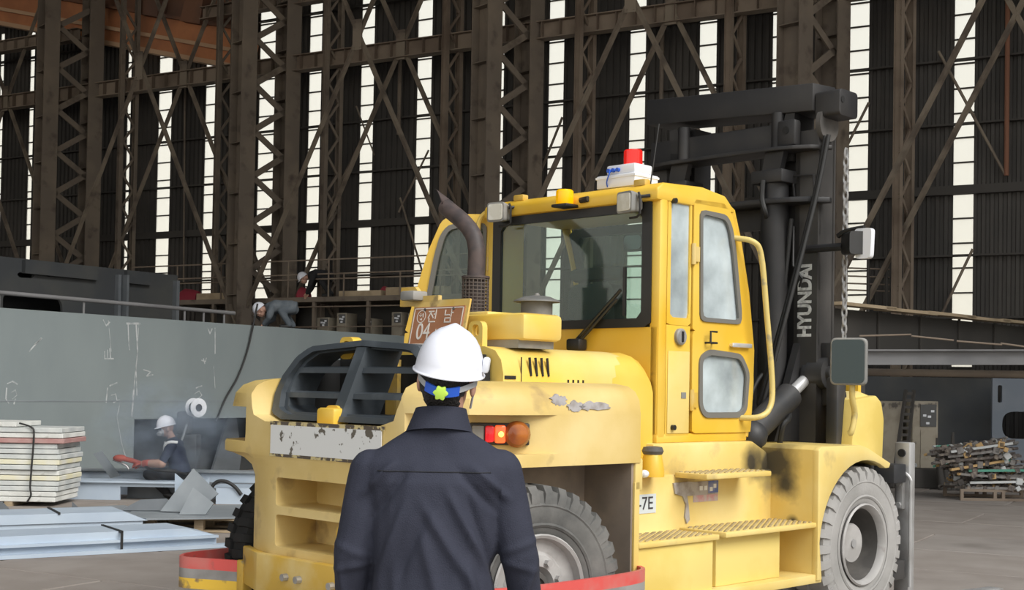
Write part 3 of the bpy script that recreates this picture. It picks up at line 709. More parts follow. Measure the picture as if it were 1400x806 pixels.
def plate_pts(x0, x1, y0, y1, z0, z1, m, name, par, bev=0.0):
    bm = B(); add_box(bm, x0, x1, y0, y1, z0, z1, bev, M=Mp); return obj(name, bm, m, par, 0 if not bev else 35)
brk = plate_pts(-0.25, 0.25, -0.13, 0.15, -0.02, -0.006, 'bumper_ochre', 'plate_bracket', fk)
plt = plate_pts(-0.235, 0.225, -0.14, 0.105, -0.006, 0.002, 'plate_orange', 'number_plate', fk)
for (x0, x1, y0, y1) in ((-0.228, 0.218, 0.092, 0.098), (-0.228, 0.218, -0.133, -0.127), (-0.228, -0.222, -0.133, 0.098), (0.212, 0.218, -0.133, 0.098)): plate_pts(x0, x1, y0, y1, 0.002, 0.004, 'plate_white', 'plate_border', plt)
strokes = {'jeon': [(-0.09, 0.075, -0.045, 0.075), (-0.068, 0.075, -0.09, 0.035), (-0.068, 0.062, -0.045, 0.035), (-0.04, 0.058, -0.025, 0.058), (-0.025, 0.085, -0.025, 0.03), (-0.08, 0.03, -0.08, 0.01), (-0.08, 0.01, -0.025, 0.01)],
           'nam': [(0.06, 0.08, 0.06, 0.05), (0.06, 0.05, 0.10, 0.05), (0.115, 0.085, 0.115, 0.04), (0.115, 0.063, 0.13, 0.063), (0.065, 0.03, 0.115, 0.03), (0.065, 0.005, 0.115, 0.005), (0.065, 0.03, 0.065, 0.005), (0.115, 0.03, 0.115, 0.005)],
           'na': [(0.0, -0.04, 0.0, -0.09), (0.0, -0.09, 0.035, -0.09), (0.05, -0.03, 0.05, -0.10), (0.05, -0.06, 0.065, -0.06)]}
for nm_, ss_ in strokes.items():
    bm = B()
    for x0, y0, x1, y1 in ss_:
        a = Vector((x0, y0, 0.003)); b = Vector((x1, y1, 0.003)); d = (b-a).normalized(); p = Vector((-d.y, d.x, 0))*0.0035; q = Z*0.001
        add_rings(bm, [[Mp @ (c_+e_) for e_ in (p+q, p-q, -p-q, -p+q)] for c_ in (a-d*0.003, b+d*0.003)])
    obj('plate_letter', bm, 'plate_white', plt, 0)
bm = B()
for k in range(24):
    a0, a1 = 2*PI*k/24, 2*PI*(k+1)/24; c_ = Vector((-0.155, 0.045, 0.003))
    add_rings(bm, [[Mp @ (c_+Vector((rr*math.cos(a), rr*math.sin(a), h))) for rr, h in ((0.036, 0), (0.041, 0), (0.041, 0.001), (0.036, 0.001))] for a in (a0, a1)], cap=False)
for x0, y0, x1, y1 in ((-0.17, 0.062, -0.16, 0.062), (-0.175, 0.055, -0.165, 0.045), (-0.165, 0.045, -0.155, 0.055), (-0.14, 0.065, -0.14, 0.04), (-0.15, 0.06, -0.14, 0.06), (-0.15, 0.05, -0.14, 0.05), (-0.165, 0.03, -0.15, 0.022), (-0.15, 0.022, -0.15, 0.034)):
    a = Vector((x0, y0, 0.003)); b = Vector((x1, y1, 0.003)); d = (b-a).normalized(); p = Vector((-d.y, d.x, 0))*0.002; q = Z*0.001
    add_rings(bm, [[Mp @ (c_+e_) for e_ in (p+q, p-q, -p-q, -p+q)] for c_ in (a, b)])
obj('plate_seal', bm, 'plate_white', plt, 0)
me = text_mesh('04', 0.135, 0.001); me.transform(Mp @ Matrix.Translation((-0.115, -0.055, 0.0035)) @ Matrix.Diagonal((0.95, 1.1, 1, 1))); obj('plate_digits', me, 'plate_white', plt)
for x in (-0.13, 0.13):
    bm = B(); add_cyl(bm, Mp @ Vector((x, 0.088, 0.0)), Mp @ Vector((x, 0.088, 0.008)), 0.009, n=8); obj('plate_screw', bm, 'hub_dark', plt)
bm = B(); add_prism(bm, [(0.24, 2.17), (0.23, 2.26), (0.10, 2.26), (0.04, 2.20), (-0.12, 2.20), (-0.12, 2.14), (0.24, 2.14)], 'x', 0.20, 0.23); obj('plate_lamp_bracket', bm, 'bumper_ochre', brk)
bm = B(); add_box(bm, 0.12, 0.24, 0.02, 0.15, 2.17, 2.23, 0.012); obj('plate_lamp', bm, 'plastic_grey', brk)
ex = [(0.9, 0.29, 2.37), (0.9, 0.285, 2.50), (0.9, 0.29, 2.58), (0.9, 0.325, 2.67), (0.9, 0.42, 2.76), (0.9, 0.55, 2.845), (0.9, 0.61, 2.882)]
bm = B(); add_tube(bm, smooth_path(ex, 5), 0.058, 18); exo = obj('exhaust_pipe', bm, 'exhaust', fk, 60)
mn = Vector((-0.85, 0.50, -0.10)).normalized(); mc = Vector((0.9, 0.68, 2.925)); axd = Vector((0, 0.11, 0.065)).normalized()
bm = B(); e1, e2 = frame_axes(axd)
def cutring(rr, off, flat): return [q+axd*(((mc+mn*off-q).dot(mn)/axd.dot(mn)) if flat else 0) for q in [Vector((0.9, 0.60, 2.878))+e1*(rr*math.cos(2*PI*k/18))+e2*(rr*math.sin(2*PI*k/18)) for k in range(18)]]
add_rings(bm, [cutring(0.0585, 0, False), cutring(0.0585, 0, True)]); obj('pipe_end', bm, 'exhaust', exo, 60)
bm = B(); add_rings(bm, [cutring(0.052, 0.001, True), cutring(0.052, 0.004, True)]); obj('pipe_mouth', bm, 'dark_inside', exo)
bm = B(); add_cyl(bm, (0.9, 0.29, 1.88), (0.9, 0.29, 2.37), 0.065, n=18); obj('muffler', bm, 'exhaust', exo)
bm = B()
for k in range(20):
    a = 2*PI*k/20; x, y = 0.9+0.088*math.cos(a), 0.29+0.088*math.sin(a); add_box(bm, x-0.003, x+0.003, y-0.003, y+0.003, 2.0, 2.37)
for k in range(16): add_lathe(bm, [(0.085, 2.0+k*0.024), (0.091, 2.0+k*0.024), (0.091, 2.006+k*0.024), (0.085, 2.006+k*0.024)], (0.9, 0.29, 0), 'z', 20, close=True)
obj('heat_guard', bm, 'mesh_guard', exo)
bm = B(); add_lathe(bm, [(0.07, 2.37), (0.096, 2.37), (0.096, 2.385), (0.07, 2.385)], (0.9, 0.29, 0), 'z', 20); obj('guard_ring', bm, 'exhaust', exo)
bm = B(); add_lathe(bm, [(0.08, 1.86), (0.08, 2.0)], (1.05, -0.14, 0), 'z', 24); pc = obj('air_precleaner', bm, 'precleaner_grey', fk)
bm = B(); add_lathe(bm, [(0.125, 2.0), (0.125, 2.07), (0.115, 2.075), (0.105, 2.08), (0.105, 2.21), (0.08, 2.22)], (1.05, -0.14, 0), 'z', 28); obj('bowl', bm, 'precleaner_grey', pc)
bm = B(); add_lathe(bm, [(0.155, 2.205), (0.15, 2.215), (0.09, 2.24), (0.02, 2.25), (0.012, 2.265)], (1.05, -0.14, 0), 'z', 28); obj('rain_cap', bm, 'precleaner_grey', pc)

# ---- cab
side = [(1.50, 1.31), (2.50, 1.31), (2.55, 1.60), (2.56, 1.93), (2.49, 2.33), (2.39, 2.68), (2.31, 2.88), (2.20, 2.955), (1.95, 2.985), (1.50, 2.965)]
bm = B()
add_box(bm, 1.50, 2.50, -0.80, 0.80, 1.30, 1.36, 0.01)                                       # floor sill
add_box(bm, 1.50, 1.54, -0.79, 0.79, 1.36, 2.05)                                             # rear wall under the window
for s in (1, -1):
    add_box(bm, 1.50, 1.585, s*0.72, s*0.805, 1.33, 2.96, 0.02)                              # rear posts
    add_tube(bm, [(2.50, s*0.77, 1.33), (2.55, s*0.77, 1.60), (2.56, s*0.77, 1.93), (2.49, s*0.77, 2.33), (2.39, s*0.77, 2.68), (2.31, s*0.77, 2.88), (2.20, s*0.76, 2.94)], 0.035, 8)
add_box(bm, 2.44, 2.50, -0.78, 0.78, 1.33, 1.75)
cab = obj('cab_frame', bm, 'cab_yellow', fk)
bm = B(); add_prism(bm, [(1.46, 2.87), (1.46, 2.95), (1.52, 2.99), (1.95, 3.01), (2.20, 2.98), (2.34, 2.87)], 'y', -0.81, 0.81, 0.02); obj('roof', bm, 'cab_yellow', cab)
for y in (-0.62, 0.50):
    bm = B(); add_box(bm, 1.5, 1.56, y-0.05, y+0.05, 2.98, 3.025, 0.01); obj('roof_lug', bm, 'bumper_ochre', cab)
# rear window
rw_o = round_poly([(-0.74, 2.05), (0.74, 2.05), (0.74, 2.88), (-0.74, 2.88)], 0.03); rw_i = round_poly([(-0.66, 2.11), (0.66, 2.11), (0.66, 2.81), (-0.66, 2.81)], 0.04)
bm = B(); add_ring_panel(bm, rw_o, rw_i, 'x', 1.49, 1.52, 64); rwin = obj('rear_window', bm, 'plastic_black', fk)
bm = B(); add_prism(bm, round_poly([(-0.68, 2.09), (0.68, 2.09), (0.68, 2.83), (-0.68, 2.83)], 0.04), 'x', 1.503, 1.511); obj('pane', bm, 'window_glass', rwin, 0)
for a, b in (((1.44, -0.14, 1.97), (1.475, -0.50, 2.30)), ((1.44, -0.17, 1.96), (1.475, -0.47, 2.24))):
    bm = B(); add_tube(bm, [a, b], 0.011, 6); obj('wiper_arm', bm, 'plastic_black', rwin)
bm = B(); add_box(bm, 1.476, 1.49, -0.535, -0.515, 2.13, 2.45); obj('wiper_blade', bm, 'plastic_black', rwin, 0)
bm = B(); add_box(bm, 1.40, 1.49, -0.20, -0.08, 1.90, 1.98, 0.015); obj('wiper_motor', bm, 'plastic_black', rwin)
# front windscreen
bm = B(); ws_o = round_poly([(-0.74, 1.72), (0.74, 1.72), (0.74, 2.86), (-0.74, 2.86)], 0.03); ws_i = round_poly([(-0.68, 1.79), (0.68, 1.79), (0.68, 2.80), (-0.68, 2.80)], 0.05)
add_ring_panel(bm, ws_o, ws_i, 'x', 2.40, 2.43, 64); 
for v in bm.verts:
    t = (v.co.z-1.72)/1.14; v.co.x += 0.12-0.22*t*t
fwin = obj('front_window', bm, 'plastic_black', fk)
bm = B(); add_prism(bm, [(2.528, 1.75), (2.50, 2.2), (2.43, 2.6), (2.345, 2.83), (2.339, 2.83), (2.424, 2.6), (2.494, 2.2), (2.522, 1.75)], 'y', -0.70, 0.70); obj('pane', bm, 'window_glass', fwin, 0)
# right rear quarter: window strip and lower panel
yq = -0.80
bm = B(); add_ring_panel(bm, round_poly([(1.585, 2.07), (1.84, 2.07), (1.84, 2.93), (1.585, 2.93)], 0.01), round_poly([(1.62, 2.12), (1.82, 2.12), (1.82, 2.90), (1.62, 2.90)], 0.02), 'y', yq+0.03, yq, 48); qd = obj('quarter_panel', bm, 'cab_yellow', fk)
bm = B(); add_box(bm, 1.62, 1.82, yq+0.012, yq+0.018, 2.12, 2.90); obj('quarter_glass', bm, 'door_glass', qd, 0)
bm = B(); add_box(bm, 1.585, 1.84, yq, yq+0.03, 1.34, 2.07, 0.006); obj('lower_panel', bm, 'cab_yellow', qd)
bm = B(); add_box(bm, 1.60, 1.83, yq-0.006, yq, 1.36, 1.90, 0.004); obj('access_cover', bm, 'hood_yellow', qd)
bm = B(); add_lathe(bm, [(0.055, 0), (0.055, -0.02), (0.045, -0.028)], (1.72, yq, 1.995), 'y', 24); obj('fuel_cap', bm, 'plastic_grey', qd)
bm = B(); add_box(bm, 1.71, 1.73, yq-0.034, yq-0.026, 1.96, 2.03); obj('cap_slot', bm, 'plastic_black', qd, 0)
bm = B(); add_box(bm, 1.74, 1.79, yq-0.01, yq-0.004, 1.59, 1.63); obj('cover_lock', bm, 'plastic_grey', qd, 0)
for p in ((1.63, 2.88), (1.65, 1.40)):
    bm = B(); add_cyl(bm, (p[0], yq, p[1]), (p[0], yq-0.03, p[1]), 0.018, n=10); obj('rubber_stop', bm, 'plastic_black', qd)
# doors: right closed, left swung open behind
dz = 2.04
d_up = [(1.85, dz), (2.545, dz), (2.475, 2.30), (2.37, 2.65), (2.27, 2.87), (2.18, 2.925), (1.85, 2.915)]
w_up = [(1.935, 2.12), (2.375, 2.12), (2.375, 2.18), (2.30, 2.60), (2.255, 2.76), (2.20, 2.83), (1.92, 2.84)]
d_lo = [(1.86, 1.36), (2.53, 1.36), (2.56, 1.70), (2.545, dz), (1.85, dz), (1.85, 1.8)]
w_lo = [(1.99, 1.48), (2.39, 1.48), (2.455, 1.52), (2.48, 1.77), (2.39, 1.885), (2.03, 1.905), (1.935, 1.86), (1.94, 1.54)]
def make_door(Mx, glass):
    def fin(bm): bmesh.ops.transform(bm, matrix=Mx, verts=bm.verts); return bm
    bm = B(); add_ring_panel(bm, round_poly(d_up, 0.015), round_poly(w_up, 0.05), 'y', 0.0, -0.04, 72); add_ring_panel(bm, round_poly(d_lo, 0.015), round_poly(w_lo, 0.05), 'y', 0.0, -0.04, 72)
    dr = obj('cab_door', fin(bm), 'cab_yellow', fk)
    for w_, nm in ((w_up, 'door_window'), (w_lo, 'lower_window')):
        bm = B(); add_ring_panel(bm, round_poly(scale_poly(w_, 0.02), 0.05), round_poly(scale_poly(w_, -0.02), 0.04), 'y', -0.036, -0.052, 64); obj('window_seal', fin(bm), 'rubber_seal', dr)
        bm = B(); add_prism(bm, round_poly(w_, 0.05), 'y', -0.022, -0.028); obj(nm, fin(bm), glass, dr, 0)
    bm = B(); add_box(bm, 2.26, 2.49, -0.075, -0.06, 1.945, 1.975, 0.006); add_box(bm, 2.27, 2.29, -0.06, -0.04, 1.95, 1.97); add_box(bm, 2.40, 2.47, -0.065, -0.04, 1.945, 1.975); obj('door_handle', fin(bm), 'chrome', dr)
    bm = B(); add_tube(bm, [(1.99, -0.04, 1.965), (1.99, -0.085, 1.965), (2.06, -0.085, 1.965), (2.06, -0.04, 1.965)], 0.008, 6); add_tube(bm, [(1.99, -0.085, 1.965), (1.99, -0.085, 2.04), (2.06, -0.085, 2.04)], 0.008, 6); obj('grab_loop', fin(bm), 'plastic_black', dr)
    for z_ in (2.55, 1.58):
        bm = B(); add_cyl(bm, (1.845, -0.045, z_-0.07), (1.845, -0.045, z_+0.07), 0.016, n=10); add_box(bm, 1.85, 1.90, -0.055, -0.04, z_-0.05, z_+0.05); obj('hinge', fin(bm), 'bumper_ochre', dr)
    return dr
dr = make_door(Matrix.Translation((0, -0.77, 0)), 'door_glass')
bm = B(); add_prism(bm, round_poly(scale_poly(w_up, -0.03), 0.03), 'y', -0.73, -0.725); obj('pale_sheet', bm, 'sheet_pale', dr, 0)  # pale sheet just inside the upper door window
# left door: mirrored about its rear hinge (1.85, 0.80) and turned outward
Ml = Matrix.Translation((1.60, 0.82, 0)) @ Matrix.Rotation(R(118), 4, 'Z') @ Matrix.Diagonal((1, -1, 1, 1)) @ Matrix.Translation((-1.85, 0.0, 0))
dl = make_door(Ml, 'window_glass')
# left side fixed frame
bm = B(); add_box(bm, 1.585, 1.84, 0.77, 0.80, 1.34, 2.93); obj('left_quarter_panel', bm, 'cab_yellow', fk, 0)
bm = B(); add_tube(bm, smooth_path([(1.50, 0.86, 2.40), (1.48, 0.88, 2.6), (1.48, 0.88, 2.85), (1.49, 0.80, 2.93)], 5), 0.018, 8); obj('grab_rail', bm, 'hood_yellow', fk)
bm = B(); add_tube(bm, smooth_path([(2.30, -0.80, 2.70), (2.36, -0.93, 2.67), (2.43, -0.95, 2.57), (2.50, -0.95, 2.2), (2.58, -0.95, 1.72), (2.56, -0.95, 1.54), (2.46, -0.93, 1.47), (2.40, -0.80, 1.46)], 5), 0.02, 10); obj('grab_rail', bm, 'handrail_yellow', fk, 60)
# work lights and amber beacon on the rear roof edge
for y, z_, rz in ((0.60, 2.895, 8), (-0.61, 2.86, -10)):
    Mx = Matrix.Translation((1.40, y, z_)) @ Matrix.Rotation(R(rz), 4, 'Z')
    bm = B(); add_rings(bm, [[Mx @ Vector((x, a*k, b*k)) for a, b in round_poly([(-0.075, -0.07), (0.075, -0.07), (0.075, 0.07), (-0.075, 0.07)], 0.025)] for x, k in ((0.09, 0.6), (0.06, 0.85), (-0.01, 1.0), (-0.03, 1.0))]); wl_ = obj('work_light', bm, 'plastic_grey', fk)
    bm = B(); add_prism(bm, round_poly([(-0.062, -0.057), (0.062, -0.057), (0.062, 0.057), (-0.062, 0.057)], 0.02), 'x', -0.036, -0.029, M=Mx); obj('lens', bm, 'lens_clear', wl_)
    bm = B(); sg = 1 if y < 0 else -1
    add_tube(bm, [Mx @ Vector(p) for p in ((0.02, -0.085, 0.06), (0.02, -0.10, 0.03), (0.02, -0.10, -0.08), (0.02, -0.07, -0.10), (0.02, 0.0, -0.10))], 0.008, 6)
    add_tube(bm, [Mx @ Vector(p) for p in ((0.02, -0.08, 0.03), (0.08, -0.13, 0.04))], 0.012, 6); obj('lamp_bracket', bm, 'plastic_black', wl_)
bm = B(); add_lathe(bm, [(0.058, 2.895), (0.062, 2.905), (0.060, 2.985), (0.05, 2.995)], (1.40, -0.05, 0), 'z', 20); ab = obj('amber_beacon', bm, 'beacon_amber', fk)
bm = B(); add_box(bm, 1.34, 1.47, -0.12, 0.02, 2.875, 2.895, 0.005); add_cyl(bm, (1.45, -0.15, 2.92), (1.45, -0.22, 2.925), 0.02, n=8); obj('beacon_bracket', bm, 'plastic_black', ab)
# white battery boxes with red beacon on the roof
bm = B(); add_box(bm, 1.60, 1.85, -0.50, -0.16, 3.01, 3.10, 0.008); add_box(bm, 1.595, 1.855, -0.505, -0.155, 3.075, 3.09); wb = obj('white_box', bm, 'plastic_white', fk)
bm = B(); add_box(bm, 1.61, 1.80, -0.49, -0.24, 3.10, 3.165, 0.012); obj('upper_white_box', bm, 'plastic_white', wb)
bm = B(); add_lathe(bm, [(0.064, 3.165), (0.064, 3.26), (0.058, 3.268)], (1.70, -0.40, 0), 'z', 24); obj('red_beacon', bm, 'beacon_red', wb)
for y in (-0.27, -0.31, -0.35):
    bm = B(); add_cyl(bm, (1.61, y, 3.128), (1.59, y, 3.128), 0.014, n=10); obj('cable_gland', bm, 'knob_blue', wb)
bm = B(); add_tube(bm, smooth_path([(1.59, -0.29, 3.128), (1.57, -0.30, 3.10), (1.58, -0.27, 3.05), (1.60, -0.26, 3.02)], 4), 0.005, 6); obj('cable', bm, 'knob_blue', wb)
bm = B(); add_tube(bm, [(1.66, -0.585, 3.0), (1.70, -0.62, 3.42)], 0.005, 6); obj('antenna', bm, 'plastic_black', fk)
# driver's place
bm = B(); add_box(bm, 1.80, 2.20, -0.25, 0.25, 1.72, 1.84, 0.05); st = obj('driver_seat', bm, 'seat_fabric', fk)
bm = B(); add_rings(bm, [[Vector((1.74+0.02*k, y, z_)) for y, z_ in round_poly([(-0.24, 1.80), (0.24, 1.80), (0.21, 2.38), (-0.21, 2.38)], 0.08)] for k in (0, 5)]); obj('seat_back', bm, 'seat_fabric', st)
bm = B(); add_box(bm, 1.76, 1.86, -0.25, 0.25, 2.40, 2.50, 0.045); 
for y in (-0.07, 0.07): add_cyl(bm, (1.80, y, 2.28), (1.80, y, 2.42), 0.01, n=8)
obj('headrest', bm, 'seat_fabric', st)
bm = B(); add_box(bm, 1.85, 2.2, -0.2, 0.2, 1.36, 1.72, 0.02); obj('seat_base', bm, 'plastic_black', st)
bm = B(); add_tube(bm, [(2.40, 0.0, 1.40), (2.28, 0.0, 2.0)], 0.035, 8); sc = obj('steering_column', bm, 'plastic_black', fk)
bm = B(); Mx = Matrix.Translation((2.27, 0, 2.02)) @ Matrix.Rotation(R(-20), 4, 'Y')
pth = [Mx @ Vector((0.19*math.cos(2*PI*k/24), 0.19*math.sin(2*PI*k/24), 0)) for k in range(25)]; add_tube(bm, pth, 0.014, 8); add_tube(bm, [Mx @ Vector((0.19, 0, 0)), Mx @ Vector((-0.19, 0, 0))], 0.012, 6); obj('steering_wheel', bm, 'plastic_black', sc)
bm = B(); add_prism(bm, round_poly([(-0.50, 2.58), (-0.32, 2.58), (-0.32, 2.70), (-0.50, 2.70)], 0.04), 'x', 1.70, 1.73); im = obj('inside_mirror', bm, 'plastic_black', fk)
bm = B(); add_prism(bm, round_poly([(-0.485, 2.592), (-0.335, 2.592), (-0.335, 2.688), (-0.485, 2.688)], 0.035), 'x', 1.692, 1.70); obj('mirror_face', bm, 'mirror_glass', im)
bm = B(); add_box(bm, 1.56, 2.44, -0.72, -0.30, 1.36, 1.95, 0.03); obj('side_console', bm, 'plastic_black', fk)

# ---- deck, chassis side and steps
SK = -0.87
bm = B(); add_prism(bm, [(1.42, 1.09), (2.72, 1.09), (2.70, 1.22), (2.52, 1.30), (1.42, 1.30)], 'y', -0.84, 0.84, 0.02); obj('cab_plinth', bm, 'step_yellow', fk)
bm = B(); add_box(bm, 0.80, 3.0, SK, -SK, 0.34, 1.10, 0.015); ch = obj('chassis', bm, 'step_yellow', fk)
bm = B(); add_box(bm, 0.79, 0.86, -1.215, -0.80, 1.05, 1.24, 0.01); add_box(bm, 0.785, 0.83, -1.215, -0.80, 0.50, 1.10); obj('mudguard_edge', bm, 'step_yellow', fk)
bm = B(); add_box(bm, 0.795, 0.83, 1.215, 0.80, 0.50, 1.24); obj('mudguard_edge', bm, 'step_yellow', fk)
def tread(u0, u1, z_, y0, y1, nm='step_tread'):
    bm = B(); add_box(bm, u0, u1, y0, y1, z_-0.035, z_, 0.008); t_ = obj(nm, bm, 'step_yellow', fk)
    bm = B(); x = u0+0.03; k = 0
    while x < u1-0.03:
        y = min(y0, y1)+0.03+(0.02 if k % 2 else 0)
        while y < max(y0, y1)-0.02: add_box(bm, x-0.012, x+0.012, y-0.006, y+0.006, z_, z_+0.006, M=None); y += 0.04
        x += 0.035; k += 1
    o = obj('tread_pattern', bm, 'tread_worn', t_, 0); o['kind'] = 'stuff'; return t_
tread(0.83, 1.62, 0.745, -1.22, SK); tread(1.66, 2.73, 0.755, -1.24, SK); tread(1.60, 2.32, 1.115, -1.13, SK)
bm = B(); add_box(bm, 0.83, 1.58, -1.20, SK, 0.36, 0.71, 0.008); obj('battery_box', bm, 'tank_yellow', fk)
bm = B(); add_box(bm, 1.68, 2.40, -1.15, SK, 0.40, 0.72, 0.008); obj('tool_box', bm, 'tank_yellow', fk)
bm = B(); add_box(bm, 0.83, 2.78, -1.24, SK, 0.34, 0.40, 0.008); obj('side_skirt', bm, 'step_yellow', fk)
bm = B(); add_lathe(bm, [(0.075, 1.10), (0.075, 1.14), (0.06, 1.23), (0.055, 1.24)], (1.30, -0.93, 0), 'z', 16); fp = obj('filler_pot', bm, 'cab_yellow', fk)
bm = B(); add_lathe(bm, [(0.06, 1.24), (0.07, 1.26), (0.06, 1.285), (0.03, 1.29)], (1.30, -0.93, 0), 'z', 12); obj('filler_cap', bm, 'hub_dark', fp)
bm = B(); add_ball(bm, (1.10, -0.95, 1.135), (0.045, 0.04, 0.035), 10, 7); add_ball(bm, (1.16, -0.98, 1.125), (0.03, 0.03, 0.025), 8, 6); obj('crumpled_rag', bm, 'plastic_white', fp)
# decals on the chassis side
def decal(u0, u1, z0, z1, m, nm, y=SK, t=0.004): 
    bm = B(); add_box(bm, u0, u1, y-t, y+0.001, z0, z1); return obj(nm, bm, m, ch, 0)
decal(1.21, 1.41, 0.865, 0.985, 'sticker_pale', 'model_decal')
me = text_mesh('-7E', 0.115, 0.001); me.transform(Matrix.Translation((1.305, SK-0.0055, 0.925)) @ Matrix.Rotation(R(90), 4, 'X')); obj('model_lettering', me, 'ink', ch)
decal(1.72, 2.07, 0.955, 1.045, 'sticker_grey', 'torn_decal'); decal(1.96, 2.07, 0.965, 1.045, 'sticker_blue', 'blue_decal', t=0.006); decal(1.80, 2.07, 0.91, 0.955, 'sticker_pink', 'pink_decal')
bm = B(); add_prism(bm, [(1.58, 1.045), (1.74, 1.05), (1.90, 1.035), (1.80, 0.99), (1.72, 0.97), (1.74, 0.90), (1.755, 0.80), (1.725, 0.775), (1.705, 0.82), (1.715, 0.90), (1.68, 0.955), (1.60, 0.975)], 'y', SK-0.012, SK); obj('peeling_strip', bm, 'sticker_grey', ch, 0)
for x, z_ in ((2.03, 1.01), (1.99, 0.99), (1.93, 1.0), (1.88, 1.0)):
    bm = B(); add_box(bm, x-0.015, x+0.015, SK-0.008, SK-0.004, z_-0.014, z_+0.014); obj('decal_mark', bm, 'plastic_white', ch, 0)

# ---- front fenders
for s in (-1, 1):
    arc = [(3.33+0.605*math.cos(a), 0.56+0.605*math.sin(a)) for a in [R(x) for x in range(175, 44, -8)]]
    outer = [(2.70, 0.36), (2.70, 1.25), (2.74, 1.275), (3.25, 1.275), (3.36, 1.25), (3.68, 1.135)]
    poly = outer + [(3.66, 1.10)] + [p for p in reversed(arc) if p[0] < 3.62] + [(2.76, 0.36)]
    bm = B(); add_prism(bm, poly, 'y', s*1.20, s*1.255, 0.008); fe = obj('front_fender', bm, 'step_yellow', fk)
    sk = outer; sk2 = [(x+0.03 if x < 2.72 else x, z_-0.03) for x, z_ in outer]
    bm = B(); add_prism(bm, [(2.70, 0.36), (2.70, 1.25), (2.74, 1.275), (3.25, 1.275), (3.36, 1.25), (3.68, 1.135), (3.67, 1.11), (3.35, 1.22), (3.24, 1.245), (2.75, 1.245), (2.73, 1.23), (2.73, 0.36)], 'y', s*0.60, s*1.21); obj('fender_top', bm, 'step_yellow', fe)
bm = B(); add_prism(bm, [(3.36, 1.24), (3.80, 1.10), (3.82, 1.45), (3.78, 1.58), (3.70, 1.63), (3.40, 1.60)], 'y', -1.12, -0.90, 0.012); fr_ = obj('front_guard_box', bm, 'tank_yellow', fk)
bm = B(); add_prism(bm, [(3.42, 1.60), (3.55, 1.66), (3.70, 1.63), (3.60, 1.61)], 'y', -1.05, -0.92); obj('bent_lip', bm, 'step_yellow', fr_)
# big side mirror on its bent yellow pipe
bm = B(); add_tube(bm, smooth_path([(3.10, -1.25, 1.36), (3.10, -1.27, 1.38), (3.12, -1.28, 1.50), (3.05, -1.30, 1.62), (3.05, -1.30, 1.85)], 5), 0.022, 10); mp_ = obj('mirror_post', bm, 'handrail_yellow', fk, 60)
Mx = Matrix.Translation((3.0, -1.30, 1.865)) @ Matrix.Rotation(R(20), 4, 'Z')
sh = round_poly([(-0.125, -0.165), (0.125, -0.165), (0.125, 0.165), (-0.125, 0.165)], 0.04)
bm = B(); add_rings(bm, [[Mx @ Vector((x, a*k, b*k)) for a, b in sh] for x, k in ((-0.03, 0.96), (-0.02, 1.0), (0.03, 1.0), (0.06, 0.85), (0.07, 0.5))]); mh = obj('side_mirror', bm, 'plastic_grey', fk)
bm = B(); add_prism(bm, [(a*0.9, b*0.92) for a, b in sh], 'x', -0.036, -0.029, M=Mx); obj('mirror_face', bm, 'mirror_glass', mh)

# ---- wheels
def tyre_mesh(rad, wid, lugs, rim_r):
    bm = B(); hw = wid/2
    prof = [(rim_r, -hw*0.80), (rim_r+0.03, -hw*0.92), (rim_r+0.12, -hw*1.0), (rad-0.10, -hw*0.98), (rad-0.035, -hw*0.86), (rad-0.025, -hw*0.5), (rad-0.022, 0), (rad-0.025, hw*0.5), (rad-0.035, hw*0.86), (rad-0.10, hw*0.98), (rim_r+0.12, hw*1.0), (rim_r+0.03, hw*0.92), (rim_r, hw*0.80)]
    add_lathe(bm, prof, (0, 0, 0), 'y', 56, close=True)
    for k in range(lugs):
        for s in (-1, 1):
            a = 2*PI*(k+(0.5 if s > 0 else 0))/lugs; c, n_ = math.cos(a), math.sin(a)
            da = PI/lugs*0.62
            def P(ang, r_, y): return Vector((r_*math.cos(ang), y, r_*math.sin(ang)))
            sec = []
            for y, rl, rh, tw in ((s*0.02, rad-0.04, rad, 0.25), (s*hw*0.80, rad-0.05, rad-0.004, 0.0), (s*hw*1.0, rad-0.11, rad-0.045, -0.05)):
                t0 = a+tw*da
                sec.append([P(t0-da, rl, y), P(t0+da, rl, y), P(t0+da*0.85, rh, y), P(t0-da*0.85, rh, y)])
            add_rings(bm, sec)
    for rr in (rim_r+0.05, rad-0.12):
        for s in (-1, 1): add_lathe(bm, [(rr, s*hw*0.97), (rr+0.012, s*hw*1.02), (rr+0.024, s*hw*0.98), (rr+0.012, s*hw*0.94)], (0, 0, 0), 'y', 48, close=True)
    return mesh_of(bm, 'tyre', 40)
ty_r = tyre_mesh(0.56, 0.30, 34, 0.285); ty_r.materials.append(MATS['rubber'])
ty_f = tyre_mesh(0.56, 0.29, 30, 0.285); ty_f.materials.append(MATS['rubber_dusty'])
